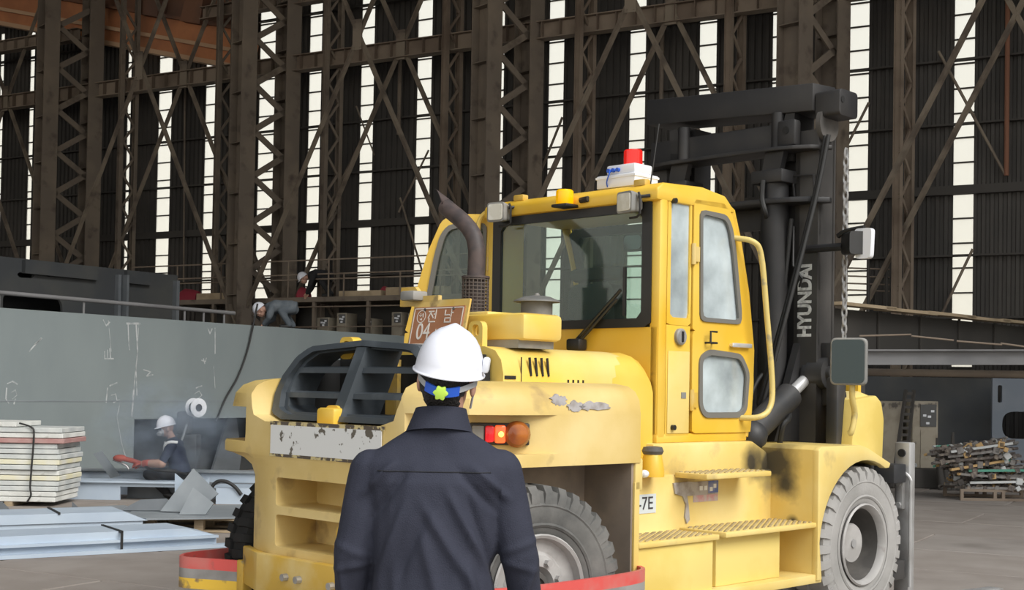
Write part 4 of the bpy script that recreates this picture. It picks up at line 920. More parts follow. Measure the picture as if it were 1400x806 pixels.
for s in (-1, 1):   # rear steering wheels
    wh = obj('rear_wheel', ty_r if s < 0 else ty_r.copy(), None, fk); wh.location = (0.0 if s < 0 else 0.10, -1.10 if s < 0 else 0.99, 0.56); wh.rotation_euler = (0, 0, R(-11))
    if s > 0: wh.data.materials.clear(); wh.data.materials.append(MATS['rubber_black'])
    bm = B(); add_lathe(bm, [(0.292, s*0.125), (0.298, s*0.14), (0.29, s*0.148), (0.275, s*0.14), (0.265, s*0.09), (0.20, s*0.08), (0.18, s*0.10), (0.12, s*0.105), (0.10, s*0.06), (0.02, s*0.05)], (0, 0, 0), 'y', 40, cap=False); rm = obj('rim', bm, 'rim_grey', wh)
    bm = B(); add_lathe(bm, [(0.085, s*0.09), (0.085, s*0.108), (0.06, s*0.108), (0.055, s*0.07)], (0, 0, 0), 'y', 24); obj('hub', bm, 'hub_dark', wh)
    bm = B()
    for k in range(8):
        a = 2*PI*k/8+0.3; add_cyl(bm, (0.15*math.cos(a), s*0.09, 0.15*math.sin(a)), (0.15*math.cos(a), s*0.135, 0.15*math.sin(a)), 0.02, n=6)
    obj('wheel_nuts', bm, 'rim_grey', wh)
for s in (-1, 1):
    for inner in (0, 1):
        if inner: wh = obj('inner_front_wheel', ty_f, None, fk)
        else: wh = obj('front_wheel', ty_f, None, fk)
        wh.location = (3.33, s*(1.105-0.36*inner), 0.56)
        bm = B(); add_lathe(bm, [(0.285, s*0.12), (0.297, s*0.14), (0.285, s*0.15), (0.265, s*0.13), (0.258, s*0.10)], (0, 0, 0), 'y', 40, cap=False); rm = obj('rim', bm, 'rim_grey', wh)
        bm = B(); add_lathe(bm, [(0.258, s*0.10), (0.255, s*0.06), (0.25, -s*0.09), (0.235, -s*0.12), (0.02, -s*0.12), (0.02, -s*0.13), (0.285, -s*0.13)], (0, 0, 0), 'y', 40, cap=False); obj('rim_barrel', bm, 'hub_dark', wh)
        if not inner:
            bm = B(); add_lathe(bm, [(0.235, -s*0.115), (0.235, -s*0.11), (0.02, -s*0.11)], (0, 0, 0), 'y', 32); obj('wheel_disc', bm, 'hub_dark', wh)
            bm = B(); add_lathe(bm, [(0.145, -s*0.12), (0.145, s*0.03), (0.135, s*0.045), (0.02, s*0.05)], (0, 0, 0), 'y', 28); obj('hub', bm, 'rim_grey', wh)
            bm = B(); add_lathe(bm, [(0.03, s*0.045), (0.03, s*0.06), (0.01, s*0.062)], (0, 0, 0), 'y', 12); obj('hub_plug', bm, 'fork_steel', wh)
bm = B(); add_cyl(bm, (0, -1.0, 0.5), (0, 1.0, 0.5), 0.09); obj('rear_axle', bm, 'black_paint', fk)
bm = B(); add_cyl(bm, (3.33, -1.0, 0.56), (3.33, 1.0, 0.56), 0.16); add_box(bm, 3.05, 3.35, -0.6, 0.6, 0.4, 1.0); obj('front_axle', bm, 'black_paint', fk)
# bent striped guard bars round the rear wheels
def guard(path, s, dz_=0.0):
    P = smooth_path(path, 6); r_ = None
    for (z0, z1, m, nm) in ((0.545, 0.615, 'red_paint', 'red_stripe'), (0.485, 0.545, 'grey_paint', 'grey_stripe'), (0.42, 0.485, 'stripe_yellow', 'yellow_stripe')):
        z0 += dz_; z1 += dz_; bm = B(); rings = []
        for i, p in enumerate(P):
            d = (P[min(i+1, len(P)-1)]-P[max(i-1, 0)]).normalized(); nn = Vector((-d.y, d.x, 0))*0.012
            rings.append([Vector((p.x, p.y, z0))+nn, Vector((p.x, p.y, z0))-nn, Vector((p.x, p.y, z1))-nn, Vector((p.x, p.y, z1))+nn])
        add_rings(bm, rings)
        if r_ is None: r_ = obj('wheel_guard_bar', bm, m, fk, 30)
        else: obj(nm, bm, m, r_, 30)
    bm = B(); a = P[0]
    for z_ in (0.44+dz_, 0.54+dz_): add_cyl(bm, (a.x+0.02, a.y, z_), (a.x+0.02, a.y, z_+0.07), 0.02, n=10)
    add_box(bm, a.x-0.03, a.x+0.04, a.y-0.035, a.y+0.035, 0.42+dz_, 0.62+dz_, 0.006); obj('guard_hinge', bm, 'bumper_ochre', r_)
guard([(-0.52, 0.84, 0), (-0.60, 1.02, 0), (-0.70, 1.22, 0), (-0.66, 1.33, 0), (-0.5, 1.42, 0), (-0.1, 1.45, 0)], 1, -0.08)
guard([(-0.55, -0.87, 0), (-0.62, -1.05, 0), (-0.52, -1.28, 0), (-0.25, -1.37, 0), (0.2, -1.385, 0), (0.55, -1.37, 0), (0.74, -1.32, 0), (0.83, -1.22, 0)], -1)

# ---- mast
tl = 0.0
bm = B()
for s in (1, -1):
    for (x0, x1, y0, y1) in ((3.38, 3.62, 0.60, 0.64), (3.38, 3.42, 0.60, 0.80), (3.58, 3.62, 0.60, 0.80), ): add_box(bm, x0, x1, s*y0, s*y1, 0.12, 3.62)
    add_box(bm, 3.40, 3.60, s*0.76, s*0.80, 0.12, 3.62)
mo = obj('outer_mast', bm, 'mast_grey', fk, 0)
bm = B()
for s in (1, -1):
    add_box(bm, 3.44, 3.66, s*0.40, s*0.58, 0.12, 3.78)
    add_prism(bm, [(s*0.42, 3.40), (s*0.58, 3.40), (s*0.60, 3.78), (s*0.52, 3.78)], 'x', 3.36, 3.44)
obj('inner_mast', bm, 'mast_black', fk, 0)
bm = B(); add_prism(bm, [(3.34, 3.80), (3.34, 4.01), (3.66, 4.03), (3.66, 3.80)], 'y', -0.77, 0.83, 0.01)
for v in bm.verts: v.co.z += v.co.y*0.06
tb = obj('top_beam', bm, 'mast_black', fk)
bm = B(); add_prism(bm, round_poly([(3.36, 3.70), (3.62, 3.70), (3.62, 3.90), (3.36, 3.90)], 0.04), 'y', -0.985, -0.775, 0.008); obj('hose_pulley_box', bm, 'mast_black', tb)
bm = B(); add_cyl(bm, (3.40, -0.99, 3.82), (3.40, -0.98, 3.82), 0.025, n=12); obj('pulley_pin', bm, 'dark_inside', tb)
bm = B(); add_lathe(bm, [(0.11, -0.02), (0.13, -0.02), (0.13, 0.02), (0.11, 0.02)], (3.46, -0.82, 3.66), 'y', 24); obj('hose_sheave', bm, 'hub_dark', tb)
def bow(z0, z1, yl, u0, bulge, nm):
    pts = []
    for k in range(17):
        t = k/16*2-1; pts.append((u0-bulge*(1-abs(t)**6), t*yl))
    bm = B(); add_prism(bm, [(x, y) for x, y in pts] + [(3.44, yl*0.98), (3.44, -yl*0.98)], 'z', z0, z1, 0.006); return obj(nm, bm, 'mast_black', fk)
cm1 = bow(3.46, 3.49, 0.90, 3.40, 0.22, 'mast_tie_plate'); bow(3.06, 3.10, 0.90, 3.38, 0.22, 'mast_tie_plate')
bm = B(); add_box(bm, 3.36, 3.42, -0.62, 0.80, 3.49, 3.70, 0.01); obj('upper_crossmember', bm, 'mast_black', fk)
bm = B(); add_box(bm, 3.27, 3.36, -0.66, -0.50, 3.50, 3.70, 0.02); bk = obj('mast_bracket', bm, 'mast_black', fk)
bm = B(); add_cyl(bm, (3.265, -0.58, 3.62), (3.275, -0.58, 3.62), 0.03, n=12); obj('bracket_hole', bm, 'dark_inside', bk)
bm = B(); add_box(bm, 3.40, 3.46, -0.6, 0.6, 0.2, 0.5); obj('lower_crossmember', bm, 'mast_black', fk, 0)
bm = B(); add_box(bm, 3.40, 3.46, -0.6, 0.6, 2.9, 3.06); obj('middle_crossmember', bm, 'mast_black', fk, 0)
for s in (1, -1):
    bm = B(); add_cyl(bm, (3.30, s*0.45-0.02, 0.30), (3.30, s*0.45-0.02, 3.22), 0.105, n=20); lc = obj('lift_cylinder', bm, 'mast_black', fk, 60)
    bm = B(); add_box(bm, 3.18, 3.42, s*0.45-0.16, s*0.45+0.12, 3.22, 3.32, 0.012); obj('cylinder_cap', bm, 'mast_black', lc)
    bm = B(); add_prism(bm, [(s*0.45-0.10, 3.32), (s*0.45+0.06, 3.32), (s*0.45+0.03, 3.48), (s*0.45-0.14, 3.48)], 'x', 3.24, 3.30); obj('cap_lug', bm, 'mast_black', lc)
    bm = B(); add_cyl(bm, (3.36, s*0.45, 3.3), (3.36, s*0.45, 3.78), 0.05, n=16); obj('cylinder_rod', bm, 'mast_black', lc)
    bm = B(); add_tube(bm, smooth_path([(3.17, s*0.45, 3.24), (3.16, s*0.45, 3.1), (3.16, s*0.45-0.03, 3.0), (3.24, s*0.45, 2.95)], 4), 0.02, 8); obj('cylinder_hose', bm, 'cable', lc)
# hoses and guide rails
for k, (a, b, c_, d_) in enumerate((((3.34, -0.88, 3.55), (3.28, -0.83, 3.1), (3.10, -0.72, 2.3), (3.0, -0.55, 1.55)), ((3.32, -0.92, 3.55), (3.24, -0.86, 3.05), (3.06, -0.74, 2.2), (2.96, -0.60, 1.5)), ((3.30, -0.62, 2.95), (3.30, -0.50, 2.0), (3.15, -0.42, 1.7), (3.0, -0.42, 1.45)))):
    bm = B(); add_tube(bm, smooth_path([a, b, c_, d_], 7), 0.017, 8); obj('hydraulic_hose', bm, 'cable', fk, 60)
bm = B(); add_tube(bm, [(3.37, -0.60, 3.10), (3.34, -0.60, 3.28), (3.34, -0.78, 3.27), (3.37, -0.78, 3.10)], 0.01, 6); obj('hose_guard', bm, 'mast_black', fk)
bm = B(); add_tube(bm, [(3.36, -0.66, 2.44), (3.33, -0.70, 2.5), (3.33, -0.62, 2.6), (3.36, -0.60, 2.9)], 0.01, 6); obj('hose_guard', bm, 'mast_black', fk)
me = text_mesh('HYUNDAI', 0.158, 0.001, 0.0065); me.transform(Matrix.Translation((3.378, -0.70, 2.335)) @ Matrix(((0, 0, -1, 0), (0, 1, 0, 0), (1, 0, 0, 0), (0, 0, 0, 1))) @ Matrix.Diagonal((0.78, 1, 1, 1)))
obj('mast_lettering', me, 'lettering_white', mo)
# chain at the outside of the mast
links = []
bm = B()
for k in range(9):
    a = 2*PI*k/8
pth = [Vector((0.018*math.cos(a), 0, 0.042*math.sin(a)*1.0)) for a in [2*PI*k/10 for k in range(11)]]
add_tube(bm, pth, 0.009, 5); lk = mesh_of(bm, 'link', 60); lk.materials.append(MATS['fork_steel']); lk2 = lk.copy(); lk2.materials.clear(); lk2.materials.append(MATS['black_paint'])
hc = None
for k in range(36):
    z_ = 3.42-k*0.062
    o = obj('lift_chain' if hc is None else 'chain_link', lk if z_ > 1.78 else lk2, None, fk if hc is None else hc)
    if hc is None: hc = o; o.location = (3.45, -0.99, z_)
    else:
        o.location = (0, 0, z_-3.42); o.rotation_euler = (0, 0, R(90)*(k % 2))
bm = B(); add_box(bm, 3.30, 3.42, -1.03, -0.93, 1.22, 1.76, 0.02); obj('chain_anchor', bm, 'black_paint', fk)
# small mirror on the mast
bm = B(); add_cyl(bm, (3.37, -0.70, 2.72), (3.37, -1.02, 2.72), 0.03, n=10); ma = obj('mirror_arm', bm, 'mast_black', fk)
Mx = Matrix.Translation((3.37, -1.10, 2.73)) @ Matrix.Rotation(R(-35), 4, 'Z')
bm = B(); add_rings(bm, [[Mx @ Vector((a*k, y, b*k)) for a, b in round_poly([(-0.07, -0.08), (0.07, -0.08), (0.07, 0.09), (-0.07, 0.09)], 0.03)] for y, k in ((0.10, 0.6), (0.06, 0.9), (-0.06, 1.0), (-0.10, 0.98))]); mm_ = obj('lamp_housing', bm, 'plastic_black', ma)
bm = B(); add_rings(bm, [[Vector((3.34+dx, y, z_)) for y, z_ in round_poly([(-1.26, 2.62), (-1.14, 2.62), (-1.13, 2.84), (-1.27, 2.84)], 0.03)] for dx in (0, 0.05)]); obj('mast_mirror', bm, 'plastic_white', ma)
bm = B(); add_tube(bm, smooth_path([(3.37, -0.98, 2.80), (3.36, -1.05, 2.83), (3.36, -1.2, 2.845)], 4), 0.02, 8); obj('mirror_bracket', bm, 'plastic_black', ma)
# tilt cylinders
for s in (-1, 1):
    y = s*0.70
    bm = B(); add_cyl(bm, (2.66, y, 1.33), (3.18, y, 1.62), 0.10, n=20); tc_ = obj('tilt_cylinder', bm, 'black_paint', fk, 60)
    bm = B(); add_cyl(bm, (3.18, y, 1.62), (3.40, y, 1.745), 0.045, n=16); obj('tilt_rod', bm, 'chrome', tc_)
    bm = B(); add_ball(bm, (3.46, y-0.0, 1.78), (0.11, 0.07, 0.11), 14, 8); obj('rod_clevis', bm, 'black_paint', tc_)
    bm = B(); add_cyl(bm, (3.47, y+s*0.02, 1.79), (3.47, y+s*0.16, 1.79), 0.12, n=20); add_lathe(bm, [(0.06, s*0.16), (0.06, s*0.19), (0.03, s*0.20)], (3.47, y, 1.79), 'y', 14); obj('clevis_boss', bm, 'black_paint', tc_)
    bm = B(); add_ball(bm, (2.68, y, 1.33), (0.13, 0.13, 0.12), 14, 8); obj('cylinder_base', bm, 'black_paint', tc_)
    bm = B(); add_tube(bm, smooth_path([(3.15, y-0.02, 1.50), (3.02, y-0.1, 1.45), (2.95, y-0.1, 1.40), (2.98, y-0.05, 1.25)], 4), 0.02, 8); obj('tilt_hose', bm, 'cable', tc_)
bm = B(); add_prism(bm, [(3.05, 1.28), (3.46, 1.28), (3.46, 2.06), (3.40, 2.06)], 'y', -0.66, -0.60); obj('mast_gusset', bm, 'mast_black', fk)
bm = B(); add_prism(bm, [(3.46, 1.55), (3.62, 1.50), (3.62, 1.98), (3.44, 2.02)], 'y', -0.90, -0.80, 0.01); obj('mast_ear', bm, 'mast_black', fk)
# yellow bulkhead seen past the mast
bm = B(); add_box(bm, 3.66, 3.70, -0.99, -0.70, 1.12, 1.75); obj('yellow_guard_plate', bm, 'cab_yellow', fk, 0)
# ---- carriage and forks
bm = B(); add_box(bm, 3.76, 3.94, -1.24, 1.24, 0.98, 1.12, 0.01); add_box(bm, 3.76, 3.94, -1.24, 1.24, 0.26, 0.40, 0.01)
for y in (-0.5, 0.5, -1.0, 1.0): add_box(bm, 3.76, 3.92, y-0.06, y+0.06, 0.3, 1.08)
cg = obj('fork_carriage', bm, 'black_paint', fk)
for s in (-1, 1):
    y0, y1 = s*1.12, s*1.245
    bm = B(); add_box(bm, 3.98, 4.07, y0, y1, 0.03, 1.28, 0.012); sh_ = obj('fork', bm, 'fork_steel', fk)
    bm = B(); add_prism(bm, [(3.98, 0.02), (5.6, 0.02), (5.6, 0.035), (4.3, 0.09), (4.07, 0.10), (3.98, 0.10)], 'y', y0, y1, 0.006); obj('fork_tine', bm, 'fork_steel', sh_)
    bm = B(); add_cyl(bm, (3.965, (y0+y1)/2, 1.20), (3.982, (y0+y1)/2, 1.20), 0.03, n=14); obj('fork_hole', bm, 'dark_inside', sh_)
    bm = B(); add_box(bm, 3.94, 3.98, (y0+y1)/2-0.03, (y0+y1)/2+0.03, 0.78, 1.0, 0.006)
    for z_ in (0.81, 0.97): add_cyl(bm, (3.92, (y0+y1)/2, z_), (3.95, (y0+y1)/2, z_), 0.022, n=6)
    obj('clamp_plate', bm, 'fork_steel', sh_)
    bm = B(); add_tube(bm, smooth_path([(3.97, (y0+y1)/2, 1.04), (3.95, y1-s*0.02, 1.05), (3.96, y1+s*0.02, 1.0), (3.96, y1+s*0.02, 0.9), (3.96, y1+s*0.02, 0.2)], 4), 0.013, 8); obj('side_rod', bm, 'fork_steel', sh_)
bm = B(); add_box(bm, 3.60, 3.72, -1.10, -0.66, 0.90, 1.12, 0.01); obj('carriage_arm', bm, 'black_paint', fk)

# ================================================================== STEEL BLOCKS, STOCK AND CLUTTER
# ---- grey steel block standing at the left, receding to the right
gA = at_depth(-60, 432, 19.0); gB = at_depth(600, 465, 29.0); gtop = 2.70
gA.z = gB.z = 0; gd = (gB-gA).normalized(); gn = Vector((-gd.y, gd.x, 0)); gl = (gB-gA).length
gr_ = empty('grey_steel_block', gA); gr_.matrix_world = basis(gA, gd, gn); tag(gr_, 'long grey primed steel ship block with chalk marks behind the welder', 'steel block')
def gq(x, y):
    p = at_plane(x, y, gA, gn)-gA; return p.dot(gd), p.z
x0, _ = gq(183, 600); x1, _ = gq(342, 600); _, zt = gq(230, 572)
bm = B(); add_box(bm, 0, x0, 0, 0.05, 0.0, gtop); obj('front_plate', bm, 'block_grey', gr_, 0)
bm = B(); add_box(bm, x0, gl, 0, 0.05, zt, gtop); obj('upper_plate', bm, 'block_grey', gr_, 0)
bm = B(); add_box(bm, x1+0.9, gl, 0, 0.05, 0, zt); obj('lower_plate', bm, 'block_grey', gr_, 0)
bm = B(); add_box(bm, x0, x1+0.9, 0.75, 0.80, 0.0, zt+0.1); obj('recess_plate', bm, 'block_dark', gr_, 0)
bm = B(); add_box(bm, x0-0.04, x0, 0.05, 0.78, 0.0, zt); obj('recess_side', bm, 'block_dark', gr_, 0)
bm = B(); add_prism(bm, [(x1-0.5, 0.0), (x1+0.2, 0.0), (x1+0.25, 0.3), (x1+0.1, zt), (x1-0.1, zt)], 'y', 0.45, 0.50); obj('stiffener_plate', bm, 'primer_dark', gr_, 0)
bm = B(); add_box(bm, 0, gl, 0.05, 1.6, gtop-0.04, gtop-0.005); obj('deck_plate', bm, 'block_dark', gr_, 0)
bm = B(); add_box(bm, 0, gl, 1.55, 1.6, 0, gtop-0.04); obj('back_plate', bm, 'block_dark', gr_, 0)
zw = gq(100, 548)[1]
bm = B(); add_box(bm, 0, gl, -0.006, 0.0, zw-0.008, zw+0.008); obj('weld_seam', bm, 'primer_grey', gr_, 0)
def chalk(pts, wd=0.02):
    P = [gq(x, y) for x, y in pts]; bm = B(); random.seed(int(pts[0][0]*7+pts[0][1]))
    L = [Vector((a, 0, b)) for a, b in P]
    for i in range(len(L)-1):
        d = (L[i+1]-L[i]).normalized(); p = Vector((-d.z, 0, d.x))*wd/2*random.uniform(0.6, 1.2); q = Vector((0, 0.003, 0))
        add_rings(bm, [[c+e for e in (p-q, -p-q, -p, p)] for c in (L[i]-d*0.004, L[i+1]+d*0.004)])
    obj('chalk_mark', bm, 'chalk', gr_, 0)
for pts, wd in (([(40, 480), (56, 462)], 0.03), ([(57, 462), (48, 470)], 0.02), ([(143, 480), (143, 490), (155, 490)], 0.02), ([(147, 478), (147, 489)], 0.02), ([(150, 476), (151, 489)], 0.02), ([(141, 437), (145, 445), (150, 440)], 0.025), ([(148, 438), (152, 480)], 0.012),
        ([(175, 441), (176, 470), (177, 478)], 0.02), ([(186, 441), (188, 480), (183, 530), (180, 570)], 0.028), ([(190, 441), (186, 500), (187, 540)], 0.012), ([(173, 442), (192, 442)], 0.03), ([(284, 448), (287, 456), (290, 449)], 0.02), ([(294, 448), (294, 483)], 0.018), ([(275, 492), (281, 494), (282, 489)], 0.02), ([(278, 490), (280, 497)], 0.018),
        ([(10, 524), (17, 521), (24, 525)], 0.025), ([(9, 530), (8, 545), (12, 551)], 0.018), ([(15, 536), (21, 533), (23, 540), (17, 545)], 0.018), ([(21, 545), (19, 552)], 0.02), ([(150, 527), (160, 523)], 0.022), ([(147, 530), (145, 550)], 0.018), ([(152, 540), (158, 538), (160, 548)], 0.016), ([(155, 550), (163, 546)], 0.016),
        ([(196, 505), (206, 508), (200, 514), (209, 512)], 0.02), ([(268, 530), (276, 527)], 0.022), ([(266, 538), (272, 534), (276, 540), (270, 545)], 0.018), ([(292, 500), (294, 530)], 0.012), ([(165, 545), (160, 570), (166, 605), (172, 625)], 0.012)):
    chalk(pts, wd)
# hose trailing over the block front
hp_ = [at_plane(x, y, gA-gn*0.06, gn)-gA for x, y in ((352, 415), (346, 445), (338, 480), (325, 515), (308, 545), (296, 575))]
bm = B(); add_tube(bm, smooth_path([Vector((p.dot(gd), p.dot(gn), p.z)) for p in hp_], 5), 0.018, 6); ho_ = obj('air_hose', bm, 'cable', None, 60); ho_.matrix_world = basis(gA, gd, gn); tag(ho_, 'dark air hose hanging down over the grey block', 'hose')

# ---- handrail on top of the grey block
rl = empty('pipe_handrail', gA); rl.matrix_world = basis(gA, gd, gn); tag(rl, 'grey pipe handrail along the top of the grey block', 'handrail')
xr0, xr1 = gq(-20, 430)[0], gq(325, 420)[0]; zr = gq(0, 399)[1]
bm = B(); add_cyl(bm, (xr0, 0.08, zr), (xr1, 0.08, zr-0.03), 0.035, n=10); obj('rail', bm, 'beam_grey', rl, 60)
for x in (4, 120, 258, 284, 312):
    xx = gq(x, 430)[0]; bm = B(); add_cyl(bm, (xx, 0.10, gtop-0.02), (xx, 0.10, zr-0.02), 0.02, n=8); obj('post', bm, 'beam_grey', rl, 60)

# ---- dark steel block behind it
dA = at_depth(-70, 350, 22.2)+gn*0.6; dA.z = 0
db = empty('dark_steel_block', dA); db.matrix_world = basis(dA, gd, gn); tag(db, 'dark steel block with oval cut-outs above the grey block', 'steel block')
def dq(x, y):
    p = at_plane(x, y, dA, gn)-dA; return p.dot(gd), p.z
xe, ze = dq(243, 372); zt_ = dq(0, 350)[1]
def hole_px(pts): return [dq(x, y) for x, y in pts]
bm = B(); add_box(bm, 0, xe, 0, 0.06, 0.05, zt_); pl_ = mesh_of(bm, 'face_plate', 0)
cuts = []
for pts in ([(4, 403), (78, 405), (85, 415), (86, 436), (4, 434)], [(26, 372), (44, 372), (47, 376), (44, 380), (27, 379), (23, 375)], [(64, 373), (69, 373), (69, 378), (64, 378)]):
    c = B(); add_prism(c, round_poly(hole_px(pts), 0.08), 'y', -0.2, 0.2); cuts.append(c)
pl_ = boolean(pl_, cuts); obj('face_plate', pl_, 'block_dark', db, 0)
for xa, xb, yo in ((157, 161, 0.10), (163, 166, 0.22), (236, 240, 0.12)):
    a = dq(xa, 400)[0]; b = dq(xb, 400)[0]; bm = B(); add_box(bm, a, b, -yo, 0.0, 0.5, zt_-0.12); obj('stiffener', bm, 'primer_dark', db, 0)
for xa, xb, ya in ((30, 88, 352), (88, 130, 356), (170, 203, 366)):
    a = dq(xa, 360)[0]; b = dq(xb, 360)[0]; bm = B(); add_box(bm, a, b, -0.10, 0.0, zt_-0.27, zt_-0.02); obj('edge_bar', bm, 'block_dark', db, 0)
bm = B(); add_box(bm, 0, xe, 0.06, 1.4, zt_-0.05, zt_); obj('top_plate', bm, 'block_dark', db, 0)
bm = B(); add_box(bm, 0, xe, 1.34, 1.4, 0.05, zt_-0.05); obj('rear_plate', bm, 'block_dark', db, 0)
bm = B(); add_box(bm, 0, xe, 0.0, 1.4, 0.0, 0.05); obj('base_plate', bm, 'block_dark', db, 0)

# ---- work platform behind the columns with railings, planks and covers
PF0 = col0 + N*0.40
def pq(x, y=404, off=0.0):
    p = at_plane(x, y, PF0+N*off, N)-PF0; return p.dot(D), p.z
pfz = pq(500)[1]; xa_, xb_ = pq(225)[0], pq(660)[0]; PLN = xb_-xa_
PFO = PF0 + D*xa_
pw = empty('work_platform', PFO); pw.matrix_world = basis(PFO, D, N); tag(pw, 'raised dark work platform with pipe railings behind the columns', 'platform')
def lx(x, off=0.0): return pq(x, 404, off)[0]-xa_
bm = B(); add_box(bm, 0, PLN, 0.0, 1.5, pfz-0.12, pfz); obj('deck', bm, 'column_brown', pw, 0)
bm = B(); add_box(bm, 0, PLN, 1.2, 1.25, 0.0, pfz-0.12); obj('skirt_plate', bm, 'cladding', pw, 0)
zlow = pq(500, 474)[1]
bm = B(); add_box(bm, 0, PLN, 0.0, 1.2, zlow-0.08, zlow); obj('lower_deck', bm, 'column_brown', pw, 0)
for k in range(7):
    bm = B(); xk = min(PLN-0.1, k*PLN/6); add_box(bm, xk, xk+0.08, 0.02, 0.1, 0, pfz-0.12); obj('support', bm, 'column_brown', pw, 0)
for y_ in (352, 372, 379):
    zr_ = pq(500, y_)[1]; bm = B(); add_cyl(bm, (-1.2 if y_ < 360 else 0, 0.05, zr_), (PLN, 0.05, zr_), 0.02, n=6); obj('rail', bm, 'girder_tan', pw, 60)
for x in (240, 300, 392, 447, 468, 545, 600):
    bm = B(); add_cyl(bm, (lx(x), 0.05, pfz), (lx(x), 0.05, pq(500, 352 if x < 460 else 372)[1]), 0.02, n=6); obj('rail_post', bm, 'girder_tan', pw, 60)
for y_ in (418, 446):
    zr_ = pq(500, y_)[1]; bm = B(); add_cyl(bm, (lx(345), -0.02, zr_), (PLN, -0.02, zr_), 0.018, n=6); obj('lower_rail', bm, 'girder_tan', pw, 60)
def on_pf(o): o.matrix_world = basis(PFO, D, N); return o
for xa, xb, zb, y0, lb in ((468, 525, 0.14, 0.15, 'short stack of pale planks lying on the work platform, left of the crimson bundle'), (532, 612, 0.20, 0.15, 'pale timber beam lying on the platform beside the cab door'), (272, 316, 0.18, 0.2, 'pale timber on the platform beside the red cover, far left')):
    bm = B(); add_box(bm, lx(xa, 0.3), lx(xb, 0.3), y0, y0+0.3, pfz+0.002, pfz+zb, 0.01); tag(on_pf(obj('timber_beam', bm, 'wood_tan', None, 0)), lb, 'timber')
for xa, xb, h_, yc, lb in ((246, 272, 0.34, 0.5, 'dark red cover on the platform at the far left'), (409, 421, 0.28, 0.3, 'dark red cover beside the worker in black'), (522, 533, 0.26, 0.5, 'small crimson bundle between the platform timbers')):
    a, b = lx(xa, yc), lx(xb, yc); bm = B()
    add_rings(bm, [[Vector((a+(b-a)*t, yc+0.2*math.cos(q)*w_, pfz+0.003+max(0, math.sin(q))*h_*w_)) for q in [PI*k/8 for k in range(9)]] for t, w_ in ((0, 0.7), (0.3, 1.0), (0.7, 0.9), (1, 0.75))]); tag(on_pf(obj('red_cover', bm, 'red_cloth', None)), lb, 'cover')
def cabinet(x0, x1, ybase_depth, z0, z1, dep, label, mt='cabinet_beige', nm='control_cabinet', panel=True, group=None):
    a = at_depth(x0, 470, ybase_depth); b = at_depth(x1, 470, ybase_depth); wd = b.x-a.x
    r = empty(nm, (a.x, ybase_depth, z0)); tag(r, label, 'cabinet', group); h_ = z1-z0
    bm = B(); add_box(bm, 0, wd, 0, dep, 0, h_, 0.012); obj('body', bm, mt, r)
    if panel:
        bm = B(); add_box(bm, wd*0.30, wd*0.92, -0.02, 0.0, h_*0.70, h_*0.96); p_ = obj('control_panel', bm, 'cabinet_panel', r, 0)
        for (u, v) in ((0.25, 0.5), (0.55, 0.45), (0.75, 0.7), (0.45, 0.15)):
            bm = B(); add_box(bm, wd*(0.30+0.62*u)-0.03, wd*(0.30+0.62*u)+0.03, -0.03, -0.02, h_*(0.70+0.26*v)-0.02, h_*(0.70+0.26*v)+0.02); obj('gauge', bm, 'plastic_white', p_, 0)
        bm = B(); add_box(bm, wd*0.32, wd*0.90, -0.015, 0.0, h_*0.04, h_*0.66); obj('door', bm, mt, r, 0)
    return r
for x0_, x1_, yt_, lb in ((434, 456, 432, 'pale welding machine below the platform, leftmost of the row'), (461, 478, 426, 'second welding machine from the left below the platform'), (500, 512, 434, 'narrow welding machine in the middle below the platform'), (536, 553, 426, 'tall beige welding machine left of the number plate'), (558, 574, 428, 'welding machine nearest the open cab door')):
    r = cabinet(x0_, x1_, 30.0, 0.0, pq(500, yt_)[1]-zlow, 0.45, lb, 'cabinet_beige', 'welding_machine', True, 'welding machines below the platform')
    r.matrix_world = basis(PFO+D*lx(x0_, 0.25)+N*0.25+Z*zlow, D, N)
# ---- right hand side: walkway, beam, dark plates, cabinets
RD = 24.6
def rx(x, y, d=RD): return at_depth(x, y, d)
p0, p1 = rx(1150, 413, 20.3), rx(1415, 441, 23.5); zz_ = p0.z
p1 = at_z(1415, 441, zz_)
bm = B(); dd = (p1-p0).normalized(); q = Vector((-dd.y, dd.x, 0)); L_ = (p1-p0).length
wk = empty('plank_walkway', p0); wk.matrix_world = basis(Vector((p0.x, p0.y, 0)), dd, q); tag(wk, 'narrow timber plank walkway high at the right', 'walkway')
for k in range(7):
    bm = B(); add_box(bm, k*L_/5-0.2, (k+1)*L_/5+0.1, -0.12, 0.12, zz_-0.05-0.012*(k % 2), zz_-0.012*(k % 2)); obj('plank', bm, 'wood_tan', wk, 0)
for xk in (-0.1, L_*1.38):
    bm = B(); add_box(bm, xk, xk+0.06, 0.13, 0.16, 0, zz_-0.06); obj('post', bm, 'frame_dark', wk, 0)
for k in range(6):
    bm = B(); add_box(bm, k*L_/5-0.02, k*L_/5+0.03, 0.13, 0.16, zz_-0.8, zz_-0.06); obj('hanger', bm, 'frame_dark', wk, 0)
bm = B(); add_box(bm, -0.5, L_*1.4, 0.17, 0.20, zz_-0.75, zz_-0.08); obj('side_plate', bm, 'cladding', wk, 0)
for k, (xa, ya, xb, yb) in enumerate(((1175, 459, 1246, 457), (1246, 459, 1304, 465), (1308, 466, 1370, 471), (1368, 469, 1410, 475))):
    a = rx(xa, ya, 19.0); b = rx(xb, yb, 18.9); rod(a, b, 0.014, 'thin pale pipe rail above the grey beam, piece %s' % ['farthest left', 'second from left', 'third from left', 'at the right edge'][k], 'pipe_rail', 'pipe', 'girder_tan')
